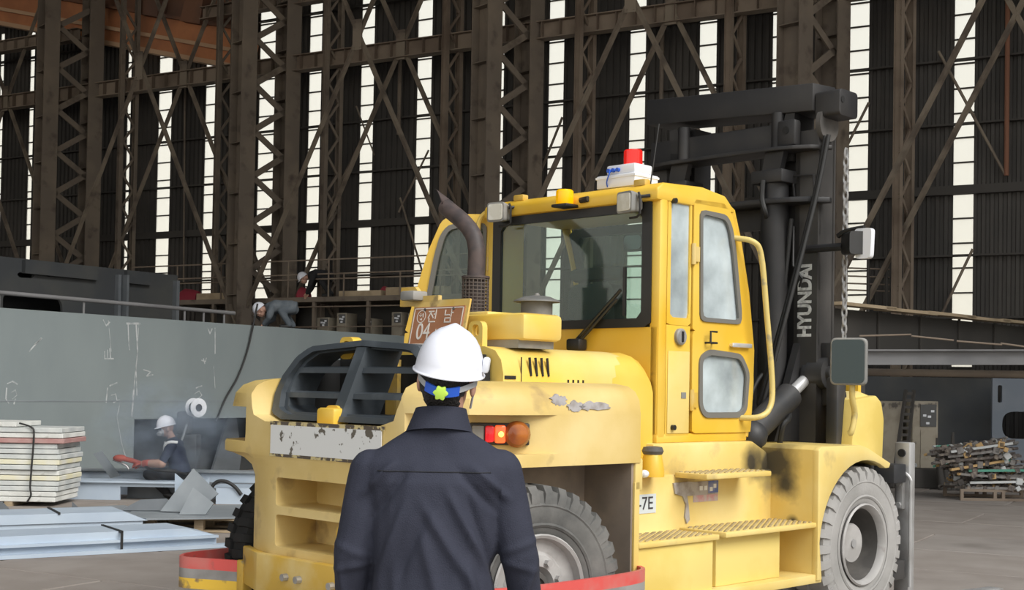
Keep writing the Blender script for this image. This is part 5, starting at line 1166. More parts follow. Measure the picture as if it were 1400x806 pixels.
for (x, ya, yb, lb) in ((1187, 330, 448, 'slim dark ladder stile right of the mast, left one'), (1212, 340, 424, 'slim dark ladder stile right of the mast, right one')):
    rod(rx(x, ya, 26), rx(x, yb, 26), 0.03, lb, 'ladder_stile', 'ladder', 'frame_dark')
for k, y_ in enumerate((366, 377, 387, 396)):
    rod(rx(1158, y_, 26.1), rx(1216, y_+2, 26.1), 0.016, '%s thin scaffold bar right of the mast' % ['topmost', 'second', 'third', 'lowest'][k], 'scaffold_bar', 'pipe', 'girder_tan')
BD = 19.2
a, b = rx(1165, 488, BD), rx(1640, 488, BD)
gb = empty('grey_i_beam', (a.x, BD, a.z-0.1)); tag(gb, 'long grey steel beam lying across the right background', 'beam'); L_ = b.x-a.x; sl = (b.z-a.z)/L_
bm = B(); add_box(bm, 0, L_, -0.02, 0.02, 0.0, 0.20); obj('web', bm, 'beam_grey', gb, 0)
for z_ in (0.0, 0.20):
    bm = B(); add_box(bm, 0, L_, -0.11, 0.11, z_-0.012, z_+0.012); obj('flange', bm, 'beam_grey', gb, 0)
gb.rotation_euler = (0, -math.atan(sl), 0)
for x in (1178, 1625):
    bm = B(); xx = rx(x, 500, BD).x-a.x; add_box(bm, xx-0.05, xx+0.05, 0.0, 0.1, -gb.location.z-xx*sl, -0.02); obj('trestle_leg', bm, 'frame_dark', gb, 0)
rod(rx(1165, 508, 19.6), rx(1640, 515, 19.6), 0.055, 'rusty dark pipe below the long grey beam', 'steel_pipe', 'pipe', 'column_brown')
bm = B(); a, b = rx(1165, 520, 25.0), rx(1356, 520, 25.0); add_box(bm, a.x, b.x, 25.0, 25.08, 0.0, rx(1300, 516, 25.0).z); tag(obj('dark_steel_bulkhead', bm, 'block_dark', None, 0), 'large dark steel panel standing behind the scrap pile', 'panel')
a, b = rx(1357, 520, 24.0), rx(1560, 520, 24.0); zt2 = rx(1380, 517, 24).z
bm = B(); add_box(bm, a.x, b.x, 24.0, 24.06, 0.0, zt2); pm = mesh_of(bm, 'panel', 0)
c = B(); pc_ = rx(1367, 538, 24); add_prism(c, round_poly([(pc_.x-0.04, pc_.z-0.16), (pc_.x+0.04, pc_.z-0.16), (pc_.x+0.04, pc_.z+0.16), (pc_.x-0.04, pc_.z+0.16)], 0.04), 'y', 23.8, 24.2)
c2 = B(); pa = rx(1370, 562, 24); pb = rx(1425, 600, 24); add_prism(c2, round_poly([(pa.x, pb.z), (pb.x, pb.z), (pb.x, pa.z), (pa.x, pa.z)], 0.3, 6), 'y', 23.8, 24.2)
pm = boolean(pm, [c, c2]); tag(obj('blue_grey_web_plate', pm, 'plate_bluegrey', None, 0), 'blue grey steel plate with slot and rounded opening at the right edge', 'panel')
zb = 0.0
cabinet(1249, 1284, 23.9, 0.0, rx(1265, 548, 23.9).z, 0.6, 'tall beige control cabinet with worn door left of the scrap pile')
cabinet(1200, 1236, 24.2, 0.0, rx(1220, 548, 24.2).z, 0.6, 'dusty beige cabinet half hidden behind the front guard of the forklift', panel=False)
a = rx(1228, 642, 23.0); b = rx(1244, 533, 23.4); a.z = 0.02
lt = empty('leaning_rack_rail', a); tag(lt, 'dark perforated rail leaning between the two cabinets', 'rail')
for dx in (-0.1, 0.1):
    bm = B(); add_tube(bm, [(dx, 0, 0), Vector((b.x-a.x+dx*0.7, b.y-a.y, b.z-a.z))], 0.035, 4); obj('stile', bm, 'frame_dark', lt, 0)
for k in range(14):
    t = (k+0.5)/14; bm = B(); v_ = (b-a)*t; add_box(bm, v_.x-0.1, v_.x+0.1, v_.y-0.015, v_.y+0.015, v_.z-0.025, v_.z+0.025); obj('rung', bm, 'frame_dark', lt, 0)
bm = B(); add_box(bm, rx(1190, 640, 23.2).x, rx(1300, 640, 23.2).x, 23.2, 23.6, 0.0, 0.34, 0.01); tag(obj('dark_plinth', bm, 'frame_dark', None, 0), 'low dark steel plinth in front of the beige cabinets', 'plinth')
random.seed(3)
for k in range(6):
    bm = B(); x = rx(1205+k*9, 610, 23.35).x; add_ball(bm, (0, 0, 0), (0.045, 0.045, 0.035+0.01*random.random()), 8, 6)
    for v in bm.verts: v.co *= random.uniform(0.8, 1.2)
    o = obj('crumpled_wrapper', bm, 'scrap_e' if k % 2 else 'scrap_b', None, 0, loc=(x, 23.35, 0.395)); tag(o, 'small crumpled wrapper on the dark plinth, %s from the left' % ['first', 'second', 'third', 'fourth', 'fifth', 'sixth'][k], 'scrap', 'wrappers on the plinth')
for k in range(5):
    bm = B(); x = rx(1288+k*7, 640, 22.9).x; h_ = (0.9, 0.6, 1.0, 0.5, 0.8)[k]
    add_tube(bm, [(0, 0, 0), (0.03*(k-2), 0.05, h_*0.6), (0.05*(k-2), 0.02, h_)], [0.07, 0.05, 0.02], 6); tag(obj('torch_holder', bm, 'frame_dark', None, 60, loc=(x, 22.9, 0.0)), 'dark upright cable holder behind the scrap pile, %s from the left' % ['first', 'second', 'third', 'fourth', 'fifth'][k], 'holder', 'dark holders behind the scrap pile')

# ---- pile of clamps and bars on a steel pallet, right
sp0 = at_z(1335, 684, 0.0); sx0 = at_depth(1312, 684, sp0.y).x; sx1 = at_depth(1425, 684, sp0.y).x
pal = empty('steel_pallet', (sx0, sp0.y, 0)); tag(pal, 'low steel frame pallet under the pile of bar clamps', 'pallet'); LW = sx1-sx0
for z_ in (0.0, 0.14):
    for y_ in (0.0, 0.8):
        bm = B(); add_box(bm, 0, LW, y_, y_+0.05, z_, z_+0.04); obj('pallet_rail', bm, 'girder_tan', pal, 0)
for x in (0.0, LW*0.40, LW*0.5, LW-0.05):
    bm = B(); add_box(bm, x, x+0.05, 0.0, 0.05, 0.04, 0.14); obj('pallet_post', bm, 'girder_tan', pal, 0)
    bm = B(); add_box(bm, x, x+0.05, 0.8, 0.85, 0.04, 0.14); obj('pallet_post', bm, 'girder_tan', pal, 0)
random.seed(11); cmats = ['scrap_a', 'scrap_b', 'scrap_b', 'scrap_a', 'scrap_a', 'scrap_c', 'scrap_b', 'scrap_d', 'scrap_a', 'scrap_e', 'scrap_b']
cw_ = ['silver', 'dark', 'rusty', 'worn', 'steel', 'orange', 'brown', 'green', 'grey', 'whitish', 'black']
prof_ = lambda t: 0.20+0.66*min(1, 0.55+0.6*t)
for k in range(64):
    lay = k//8; z_ = 0.20+lay*0.092+random.uniform(-0.008, 0.012); yy = (k % 8)*0.11-0.02+random.uniform(-0.03, 0.03)
    xc = LW*0.5+random.uniform(-0.10, 0.14)-0.035*lay*(1 if lay > 3 else 0)-(0.15 if lay in (4, 5, 6, 7) else 0.0); ln = random.uniform(0.95, 1.35)*(1.0 if lay < 6 else 0.95)
    tilt = random.uniform(-0.06, 0.06)+(0.0 if lay < 3 else -0.07-0.03*(lay-3)*0.5)
    mi = random.choice((0, 1, 2, 3, 4, 6, 8, 10, 1, 2, 6, 8, 0, 5, 7, 9))
    c_ = empty('bar_clamp', (sx0+xc, sp0.y+yy, z_)); c_.rotation_euler = (0, tilt, random.uniform(-0.38, 0.38))
    tag(c_, '%s bar clamp in layer %s of the scrap pile, %s from the front' % (cw_[mi], ['one', 'two', 'three', 'four', 'five', 'six', 'seven', 'eight'][lay], ['first', 'second', 'third', 'fourth', 'fifth', 'sixth', 'seventh', 'eighth'][k % 8]), 'clamp', 'bar clamps piled on the steel pallet')
    bm = B(); add_box(bm, -ln/2, ln/2, -0.02, 0.02, -0.018, 0.018); obj('bar', bm, cmats[mi], c_, 0)
    for q in range(5):
        xq = random.uniform(-0.45, 0.45)*ln; s_ = random.uniform(0.7, 1.2)
        bm = B(); add_box(bm, xq-0.045*s_, xq+0.045*s_, -0.03, 0.03, -0.045*s_, 0.05*s_, 0.008, 1, M=Matrix.Translation((xq, 0, 0)) @ Matrix.Rotation(random.uniform(-0.6, 0.6), 4, 'Y') @ Matrix.Translation((-xq, 0, 0))); obj('jaw', bm, ['scrap_b', 'scrap_a', 'scrap_b', 'scrap_e', 'scrap_b'][q] if random.random() < 0.85 else 'scrap_c', c_, 0)
    bm = B(); xq = random.choice((-1, 1))*ln*0.5; add_cyl(bm, (xq-0.04, -0.03, 0.0), (xq+0.04, 0.03, 0.0), 0.022, n=8); obj('screw_handle', bm, cmats[(mi+2) % len(cmats)], c_, 60)

# ---- bundle of white planks at the far left
pb0 = at_z(40, 692, 0.0); pdv = Vector((0.985, -0.02, 0)).normalized()
plank_m = ['plank_white', 'plank_white', 'plank_grey', 'plank_grey', 'plank_cream', 'plank_white', 'plank_grey', 'plank_cream', 'plank_grey', 'plank_grey', 'plank_grey', 'plank_pink', 'plank_white', 'plank_grey', 'plank_white']
pxe = [76, 77, 79, 80, 81, 80, 79, 81, 82, 79, 77, 87, 85, 84, 21]
ordn = ['lowest', 'second from bottom', 'third from bottom', 'fourth from bottom', 'fifth from bottom', 'sixth from bottom', 'seventh from bottom', 'middle', 'seventh from top', 'sixth from top', 'fifth from top', 'fourth from top', 'third from top', 'second from top', 'topmost']
ph = (690-581)/1800*pb0.y/15
colw = {'plank_white': 'white', 'plank_grey': 'grey', 'plank_cream': 'cream', 'plank_pink': 'reddish'}
random.seed(5)
for k in range(15):
    xr = at_depth(pxe[k], 690, pb0.y).x; bm = B(); z_ = 0.06+k*ph
    add_box(bm, -3.0, 0.0, 0, 0.9, 0, ph-0.008, 0.006, 1)
    o = obj('plank', bm, plank_m[k], None, 0, loc=(xr, pb0.y+random.uniform(-0.02, 0.02), z_)); tag(o, '%s plank of the bundle, %s, at the left edge' % (colw[plank_m[k]], ordn[k]), 'plank', 'planks in the tied bundle')
for k, x in enumerate((-0.6, -2.2)):
    bm = B(); xx = at_depth(76, 690, pb0.y).x+x; add_box(bm, xx-0.05, xx+0.05, pb0.y, pb0.y+0.9, 0.0, 0.058); tag(obj('bearer', bm, 'wood', None, 0), 'timber bearer under the plank bundle, %s' % ('near its right end' if k == 0 else 'farther left'), 'timber')
xt = at_depth(45, 690, pb0.y).x; bm = B(); zt3 = 0.06+14*ph
add_tube(bm, smooth_path([(xt-0.18, pb0.y-0.02, zt3+0.05), (xt-0.02, pb0.y-0.03, zt3+0.0), (xt+0.02, pb0.y-0.04, zt3-0.1), (xt, pb0.y-0.04, zt3*0.5), (xt-0.01, pb0.y-0.045, zt3*0.25), (xt+0.0, pb0.y-0.04, 0.15), (xt-0.05, pb0.y-0.035, 0.06)], 4), 0.012, 6); tag(obj('tie_wire', bm, 'cable', None, 60), 'dark tie wire round the plank bundle', 'wire')

# ---- pale blue steel sections lying on the floor in front
def section(pr, pl, wd, h_, label, mt, nm='steel_section', flange=True):
    a = at_z(*pr, 0.0); b = at_z(*pl, 0.0); d = (b-a).normalized(); q = Vector((d.y, -d.x, 0)); L_ = (b-a).length
    if q.y < 0: q = -q
    r = empty(nm, a); r.matrix_world = basis(a, d, q); tag(r, label, 'steel section', None); return r, L_
r, L_ = section((298, 748), (-30, 766), 0.5, 0.14, 'long pale blue steel channel nearest the camera on the floor at left', 'primer_blue')
bm = B(); add_prism(bm, [(0.0, 0.12), (0.32, 0.20), (L_, 0.20), (L_, 0.12)], 'y', 0.05, 0.62); obj('top_plate', bm, 'primer_blue', r, 0)
bm = B(); add_box(bm, -0.15, L_, -0.03, 0.08, 0.0, 0.035); obj('lower_flange', bm, 'primer_blue', r, 0)
bm = B(); add_box(bm, 0.0, L_, 0.05, 0.09, 0.035, 0.12); obj('web', bm, 'primer_blue', r, 0)
bm = B(); add_box(bm, 0.0, L_, -0.01, 0.05, 0.10, 0.125); obj('upper_flange', bm, 'primer_blue', r, 0)
bm = B(); xs = (at_z(186, 748, 0.1)-r.matrix_world.translation).dot(r.matrix_world.to_3x3() @ Vector((1, 0, 0))); add_box(bm, xs-0.012, xs+0.012, -0.02, 0.63, 0.19, 0.212); add_box(bm, xs-0.012, xs+0.012, -0.02, -0.012, 0.03, 0.2); obj('black_band', bm, 'cable', r, 0)
r2 = section((205, 733), (-30, 742), 0.5, 0.14, 'shorter pale blue steel channel lying behind the longest one', 'primer_blue')[0]
bm = B(); add_prism(bm, [(0.0, 0.16), (0.25, 0.26), (6.0, 0.26), (6.0, 0.16)], 'y', 0.10, 0.75); obj('top_plate', bm, 'primer_blue', r2, 0)
bm = B(); add_box(bm, 0.05, 6.0, 0.12, 0.18, 0.0, 0.16); obj('web', bm, 'primer_blue', r2, 0)
bm = B(); add_box(bm, 0.9, 0.925, 0.09, 0.76, 0.25, 0.272); obj('black_band', bm, 'cable', r2, 0)
a = at_z(180, 722, 0.0); b = at_z(8, 727, 0.0); d = (b-a).normalized(); q = Vector((d.y, -d.x, 0)); q = q if q.y > 0 else -q
bm = B(); add_box(bm, 0, (b-a).length, 0.0, 0.5, 0.06, 0.17); o = obj('grey_flat_bar', bm, 'primer_grey', None, 0); o.matrix_world = basis(a, d, q); tag(o, 'grey flat steel slab behind the pale blue channels', 'steel section')
bm = B(); add_box(bm, 0.2, (b-a).length-0.3, 0.1, 0.4, 0.0, 0.058); o = obj('timber_sleeper', bm, 'wood', None, 0); o.matrix_world = basis(a, d, q); tag(o, 'timber sleeper under the grey flat slab', 'timber')

# ---- fabrication plates round the welder
def plate_poly(pts, dep, base_d, label, mt, nm='steel_plate', tilt=0.0):
    P = [at_depth(x, y, base_d) for x, y in pts]; zmin = min(p.z for p in P)
    c0_ = Vector((sum(p.x for p in P)/len(P), base_d, zmin)); bm = B()
    add_prism(bm, [(p.x-c0_.x, p.z-c0_.z) for p in P], 'y', 0.0, dep)
    o = obj(nm, bm, mt, None, 0, loc=c0_); o.rotation_euler = (tilt, 0, 0); tag(o, label, 'plate'); return o
zf = lambda d: 0.0
# wooden pallet
wp0 = at_z(262, 727, 0.0); xw0 = at_depth(200, 727, wp0.y).x; xw1 = at_depth(345, 727, wp0.y).x
wpal = empty('wooden_pallet', (xw0, wp0.y, 0)); tag(wpal, 'wooden pallet under the loose steel plates', 'pallet'); W_ = xw1-xw0
for k in range(3):
    bm = B(); add_box(bm, 0, W_, k*0.5, k*0.5+0.1, 0.0, 0.022); obj('bottom_board', bm, 'wood', wpal, 0)
    for x in (0.0, W_/2-0.05, W_-0.1):
        bm = B(); add_box(bm, x, x+0.1, k*0.5, k*0.5+0.1, 0.022, 0.13); obj('block', bm, 'wood', wpal, 0)
for k in range(6):
    bm = B(); add_box(bm, 0, W_, k*0.2, k*0.2+0.14, 0.13, 0.152); obj('top_board', bm, 'wood', wpal, 0)
def floor_plate(px, z_, th, label, mt, nm='steel_plate'):
    P = [at_z(x, y, z_) for x, y in px]; c0_ = sum(P, Vector())/len(P); c0_.z = z_-th; bm = B()
    add_prism(bm, [(p.x-c0_.x, p.y-c0_.y) for p in P], 'z', 0.0, th); return tag(obj(nm, bm, mt, None, 0, loc=c0_), label, 'plate')
floor_plate([(165, 704), (200, 690), (330, 690), (345, 700), (338, 706), (200, 708)], 0.175, 0.02, 'broad grey plate lying on the wooden pallet', 'primer_grey')
dP = wp0.y+0.35
plate_poly([(220, 704), (262, 645), (298, 680), (268, 706)], 0.02, dP, 'square grey offcut leaning on the pallet with chalk outline', 'primer_grey', tilt=R(-12)).location.z = 0.18
plate_poly([(246, 702), (262, 664), (292, 686), (282, 702)], 0.018, dP-0.25, 'smaller chalk-marked plate leaning in front of the square offcut', 'primer_grey', tilt=R(-18)).location.z = 0.18
plate_poly([(240, 640), (252, 650), (244, 690), (240, 690)], 0.02, dP+0.25, 'pointed pale plate standing behind the square offcut', 'primer_blue').location.z = 0.18
plate_poly([(270, 655), (287, 644), (285, 688), (272, 685)], 0.02, dP+0.3, 'pale triangular plate standing right of the offcut', 'primer_blue').location.z = 0.18
plate_poly([(165, 704), (190, 686), (225, 684), (250, 704)], 0.02, dP+0.1, 'low dark plate leaning left of the square offcut', 'primer_dark', tilt=R(-40)).location.z = 0.18
# fabricated frame where the welder sits
fd = 18.2
a = at_depth(86, 690, fd); fx0 = a.x; fx1 = at_depth(345, 690, fd).x; W_ = fx1-fx0
fr = empty('welded_frame', (fx0, fd, 0)); tag(fr, 'large pale blue welded steel frame the welder works on', 'steel frame')
h0 = at_depth(100, 658, fd).z
xm = at_depth(165, 690, fd).x-fx0
bm = B(); add_box(bm, 0, xm, 0, 0.03, 0.0, h0); obj('front_web', bm, 'primer_blue', fr, 0)
bm = B(); add_box(bm, xm, W_, 0.35, 0.38, 0.0, h0); obj('inner_web', bm, 'primer_dark', fr, 0)
bm = B(); add_prism(bm, [(0.0, -0.05), (xm, -0.05), (W_*0.62, -0.05), (W_*0.62, 0.55), (0.0, 0.35)], 'z', h0, h0+0.025); obj('top_flange', bm, 'primer_blue', fr, 0)
bm = B(); add_prism(bm, [(xm, 0.0), (W_*0.62, 0.0), (W_*0.62, 0.03), (xm, 0.03)], 'z', h0*0.78, h0); obj('edge_strip', bm, 'primer_blue', fr, 0)
bm = B(); add_box(bm, -0.1, W_, 0.9, 0.93, 0.0, h0+0.10); obj('rear_web', bm, 'primer_blue', fr, 0)
bm = B(); add_box(bm, -0.1, W_, 0.85, 1.15, h0+0.10, h0+0.125); obj('rear_flange', bm, 'primer_grey', fr, 0)
bm = B(); add_box(bm, W_*0.84, W_+0.3, -0.35, -0.32, 0.0, h0*0.9); obj('end_web', bm, 'primer_blue', fr, 0)
bm = B(); add_box(bm, W_*0.80, W_+0.3, -0.35, 0.5, h0*0.9, h0*0.92); obj('end_flange', bm, 'primer_blue', fr, 0)
pp_ = plate_poly([(128, 622), (140, 618), (165, 652), (152, 655)], 0.03, fd+0.55, 'grey flat bar leaning on the frame left of the welder', 'primer_grey', 'flat_bar'); pp_.location.z = h0+0.02
floor_plate([(60, 694), (170, 690), (205, 700), (100, 703)], 0.02, 0.018, 'thin grey plate flat on the floor before the welded frame', 'primer_grey')
plate_poly([(98, 715), (100, 692), (125, 715)], 0.02, 15.6, 'dark triangular offcut standing behind the grey slab', 'primer_dark').location.z = 0.0
plate_poly([(-6, 718), (-4, 694), (4, 694), (26, 716)], 0.02, 15.4, 'dark sloping offcut at the left edge', 'primer_dark').location.z = 0.0
floor_plate([(75, 700), (98, 700), (100, 704), (80, 705)], 0.03, 0.028, 'small dark block on the floor below the plank bundle', 'primer_dark')
bm = B(); pth = [at_depth(x, y, fd-0.4)-Vector((0, 0, 0)) for x, y in ((288, 668), (294, 660), (302, 657), (312, 659), (322, 666), (330, 676))]; add_tube(bm, smooth_path(pth, 4), 0.025, 8); tag(obj('welding_cable', bm, 'cable', None, 60), 'black welding cable arching over the frame at right', 'cable')
# wire feeder with a white spool beside the welder
wf = at_depth(255, 575, 19.6)
wr = empty('wire_feeder', (wf.x, 19.6, 0)); tag(wr, 'wire feeder with large white spool behind the welder', 'wire feeder')
bm = B(); add_box(bm, -0.17, 0.16, 0.0, 0.3, 0.0, wf.z-0.2, 0.02); obj('stand', bm, 'block_dark', wr)
bm = B(); add_box(bm, -0.15, 0.05, 0.0, 0.25, wf.z-0.2, wf.z+0.14, 0.04); obj('feeder_body', bm, 'frame_dark', wr)
spz = at_depth(271, 557, 19.5); sxx = spz.x-wf.x; Ms = Matrix.Translation((sxx-0.06, 0.02, spz.z)) @ Matrix.Rotation(R(48), 4, 'Z')
def sp(prof, nm, m_, par):
    bm = B(); add_lathe(bm, prof, (0, 0, 0), 'y', 28); bmesh.ops.transform(bm, matrix=Ms, verts=bm.verts); return obj(nm, bm, m_, par)
sp_ = sp([(0.085, -0.06), (0.085, 0.06)], 'wire_spool', 'cable', wr)
sp([(0.02, -0.075), (0.14, -0.075), (0.14, -0.06), (0.02, -0.06)], 'spool_flange', 'plastic_white', sp_); sp([(0.02, 0.06), (0.14, 0.06), (0.14, 0.075), (0.02, 0.075)], 'spool_flange', 'plastic_white', sp_)
sp([(0.055, -0.082), (0.055, -0.074), (0.02, -0.074)], 'spool_hub', 'cable', sp_)
bm = B(); add_tube(bm, smooth_path([(0.02, -0.05, wf.z-0.05), (-0.02, -0.12, wf.z-0.25), (-0.1, -0.2, wf.z-0.45), (-0.15, -0.3, wf.z-0.8)], 5), 0.02, 6); obj('feed_hose', bm, 'primer_grey', wr)

# ================================================================== PEOPLE
def torso(bm, secs, lat=Vector((1, 0, 0)), n=20):
    """secs: (centre, half width along lat, half depth, axis up)"""
    rings = []
    for c, hw, hd, up in secs:
        up = Vector(up).normalized(); l_ = (lat-up*lat.dot(up)).normalized(); f_ = up.cross(l_)
        rr = []
        for k in range(n):
            a = 2*PI*k/n; ca, sa = math.cos(a), math.sin(a)
            rr.append(Vector(c)+l_*(hw*math.copysign(abs(ca)**0.85, ca))+f_*(hd*math.copysign(abs(sa)**0.85, sa)))
        rings.append(rr)
    add_rings(bm, rings)
def hand(bm, wrist, d, palm_n, side, s=1.0):
    """palm with four bent fingers and a thumb; d points along the hand"""
    w_ = Vector(wrist); d = Vector(d).normalized(); n_ = Vector(palm_n).normalized(); l_ = d.cross(n_).normalized()*side
    p = w_+d*0.05*s
    for k in (-1.2, -0.4, 0.4, 1.2): add_capsule(bm, w_+d*0.02*s+l_*(k*0.012*s), w_+d*0.085*s+l_*(k*0.018*s), 0.016*s, 0.0125*s, 10, 3)
    for k, ln in ((-1.5, 0.060), (-0.5, 0.074), (0.5, 0.080), (1.5, 0.068)):
        a = w_+d*0.088*s+l_*(k*0.0185*s); b = a+(d*0.8+n_*0.35).normalized()*ln*0.55*s; c = b+(d*0.45+n_*0.8).normalized()*ln*0.5*s
        add_capsule(bm, a, b, 0.0095*s, 0.0085*s, 10, 3); add_capsule(bm, b, c, 0.0085*s, 0.007*s, 10, 3)
    a = w_+d*0.03*s+l_*0.028*s; b = a+(d*0.6+l_*0.7+n_*0.3).normalized()*0.045*s; c = b+(d*0.8+l_*0.1+n_*0.5).normalized()*0.035*s
    add_capsule(bm, a, b, 0.013*s, 0.0105*s, 10, 3); add_capsule(bm, b, c, 0.0105*s, 0.008*s, 10, 3)
def head(bm, Mh, s=1.0):
    """Mh: head frame, origin at the middle of the skull, +y the face"""
    def P(x, y, z): return Mh @ (Vector((x, y, z))*s)
    R3 = Mh.to_3x3()
    def ball(c, r): add_ball(bm, P(*c), Vector(r)*s, 18, 12, M=R3)
    ball((0, -0.012, 0.022), (0.076, 0.092, 0.095)); ball((0, 0.022, -0.045), (0.058, 0.068, 0.075)); ball((0, 0.058, -0.088), (0.028, 0.026, 0.024))
    ball((0, 0.074, 0.018), (0.050, 0.018, 0.016))
    add_capsule(bm, P(0, 0.088, 0.008), P(0, 0.106, -0.030), 0.009*s, 0.014*s, 10, 3)
    for q in (-1, 1):
        ball((q*0.036, 0.068, -0.028), (0.022, 0.020, 0.020)); ball((q*0.084, -0.010, -0.018), (0.010, 0.021, 0.034)); ball((q*0.014, 0.100, -0.034), (0.009, 0.009, 0.007))
    ball((0, 0.088, -0.058), (0.024, 0.012, 0.008)); ball((0, 0.086, -0.068), (0.020, 0.012, 0.008))
def face_parts(par, Mh, s=1.0):
    R3 = Mh.to_3x3()
    for q in (-1, 1):
        bm = B(); add_ball(bm, Mh @ (Vector((q*0.033, 0.078, 0.0))*s), Vector((0.013, 0.011, 0.009))*s, 12, 8, M=R3); e = obj('eye', bm, 'eye_white', par)
        bm = B(); add_ball(bm, Mh @ (Vector((q*0.033, 0.087, 0.0))*s), Vector((0.006, 0.004, 0.006))*s, 10, 6, M=R3); obj('iris', bm, 'eye_dark', e)
    bm = B(); add_ball(bm, Mh @ (Vector((0, 0.0985, -0.062))*s), Vector((0.023, 0.005, 0.008))*s, 12, 8, M=R3); obj('mouth', bm, 'lip', par)
def helmet(par, Mh, s=1.0, mt='helmet_white', n=48):
    rings = []
    for t, k in ((-0.02, 1.055), (0.0, 1.06), (0.012, 1.02), (0.03, 0.995), (0.2, 0.975), (0.4, 0.915), (0.6, 0.80), (0.76, 0.65), (0.88, 0.46), (0.96, 0.25), (1.0, 0.06)):
        rr = []
        for i in range(n):
            a = 2*PI*i/n; x, y = math.cos(a)*0.106*k, math.sin(a)*0.134*k
            brim = 0.030*max(0, math.sin(a))**2 if t < 0.01 else 0.0
            ridge = 0.006*math.exp(-(x/0.016)**2)*(1 if t > 0.1 else 0)*(0.3+0.7*t)
            rr.append(Mh @ (Vector((x, y+brim, 0.145*t-(0.010 if brim > 0.01 else 0)+ridge))*s))
        rings.append(rr)
    bm = B(); add_rings(bm, rings); return obj('safety_helmet', bm, mt, par, 50)

# ---- the man in front, seen from behind
mx = at_depth(597, 600, 4.05).x
man = empty('person', (mx, 4.05, 0))
tag(man, 'man in navy shirt and white safety helmet seen from behind, facing the forklift', 'person')
Mh = Matrix.Translation((0.030, 0.02, 1.667)) @ Matrix.Rotation(R(-10), 4, 'Z') @ Matrix.Rotation(R(5), 4, 'Y') @ Matrix.Rotation(R(4), 4, 'X')
arms = {s: [Vector((s*0.195, 0.0, 1.405)), Vector((s*(0.250 if s < 0 else 0.262), -0.015, 1.13)), Vector((s*(0.262 if s < 0 else 0.295), 0.07, 0.885))] for s in (-1, 1)}
legs = {s: [Vector((s*0.095, 0, 0.92)), Vector((s*0.105, 0.01, 0.50)), Vector((s*0.11, -0.02, 0.09))] for s in (-1, 1)}
U = (0, 0, 1)
bm = B(); head(bm, Mh); add_capsule(bm, (0.012, 0.0, 1.47), (0.026, 0.012, 1.60), 0.062, 0.056)
torso(bm, [((0, 0, 0.84), 0.155, 0.10, U), ((0, 0, 0.92), 0.170, 0.112, U), ((0, 0, 1.06), 0.150, 0.10, U), ((0, 0, 1.24), 0.168, 0.115, U), ((0, 0, 1.36), 0.165, 0.100, U), ((0, 0, 1.43), 0.125, 0.072, U), ((0.005, 0, 1.50), 0.07, 0.06, U)])
for s in (-1, 1):
    a, b, c = arms[s]; add_capsule(bm, a+Vector((-s*0.02, 0, -0.045)), b, 0.046, 0.040); add_capsule(bm, b, c, 0.041, 0.029)
    hand(bm, c, (c-b)+Vector((0, 0.02, -0.05)), (-s, 0.3, 0), s)
    a, b, c = legs[s]; add_capsule(bm, a, b, 0.085, 0.058); add_capsule(bm, b, c, 0.057, 0.038); add_capsule(bm, c+Vector((0, -0.01, -0.04)), c+Vector((s*0.02, 0.17, -0.055)), 0.036, 0.030)
body_me = remesh(bm, 0.0045, 4); obj('body', body_me, 'skin', man)
face_parts(man, Mh)
bm = B()
torso(bm, [((0, 0, 0.86), 0.198, 0.135, U), ((0, 0, 0.95), 0.196, 0.135, U), ((0, 0, 1.08), 0.186, 0.128, U), ((0, 0, 1.24), 0.198, 0.138, U), ((0, -0.002, 1.35), 0.218, 0.132, U), ((0, -0.002, 1.405), 0.232, 0.108, U), ((0.0, -0.002, 1.435), 0.205, 0.092, U), ((0.004, 0, 1.468), 0.155, 0.082, U), ((0.006, 0, 1.495), 0.11, 0.078, U), ((0.008, 0, 1.52), 0.075, 0.074, U)])
for s in (-1, 1):
    a, b, c = arms[s]; add_capsule(bm, a+Vector((s*0.002, 0, -0.025)), b, 0.070, 0.060); add_capsule(bm, b, c, 0.061, 0.048)
sm = remesh(bm, 0.0075, 5)
def fold(p, cx, cz, ang, ln, wd, dep):
    dx, dz_ = p.x-cx, p.z-cz; ca, sa = math.cos(ang), math.sin(ang); u_ = dx*ca+dz_*sa; v_ = -dx*sa+dz_*ca
    return 1.7*dep*math.exp(-(u_/ln)**4)*math.exp(-(v_/wd)**2)
FOLDS = [(0.10, 1.22, R(-62), 0.12, 0.014, 0.010), (0.15, 1.18, R(-70), 0.14, 0.013, -0.009), (0.05, 1.16, R(-58), 0.15, 0.016, 0.009), (-0.13, 1.15, R(72), 0.14, 0.014, 0.009), (-0.08, 1.12, R(66), 0.16, 0.016, -0.008), (0.0, 1.08, R(-75), 0.13, 0.018, 0.008),
         (0.17, 1.35, R(-40), 0.07, 0.012, 0.010), (0.13, 1.33, R(-48), 0.08, 0.012, -0.009), (-0.17, 1.36, R(45), 0.07, 0.012, 0.009), (-0.13, 1.32, R(55), 0.09, 0.013, -0.008), (0.12, 1.03, R(-80), 0.10, 0.016, 0.009), (-0.12, 1.0, R(80), 0.10, 0.016, 0.009),
         (0.26, 1.16, R(20), 0.06, 0.012, 0.004), (0.26, 1.10, R(-15), 0.06, 0.012, 0.004), (-0.25, 1.14, R(-20), 0.06, 0.012, 0.004), (-0.25, 1.09, R(10), 0.06, 0.012, 0.004), (0.28, 1.02, R(70), 0.10, 0.012, 0.007), (-0.27, 1.0, R(100), 0.10, 0.012, 0.007)]
NRM = [v.normal.copy() for v in sm.vertices]; POS = []
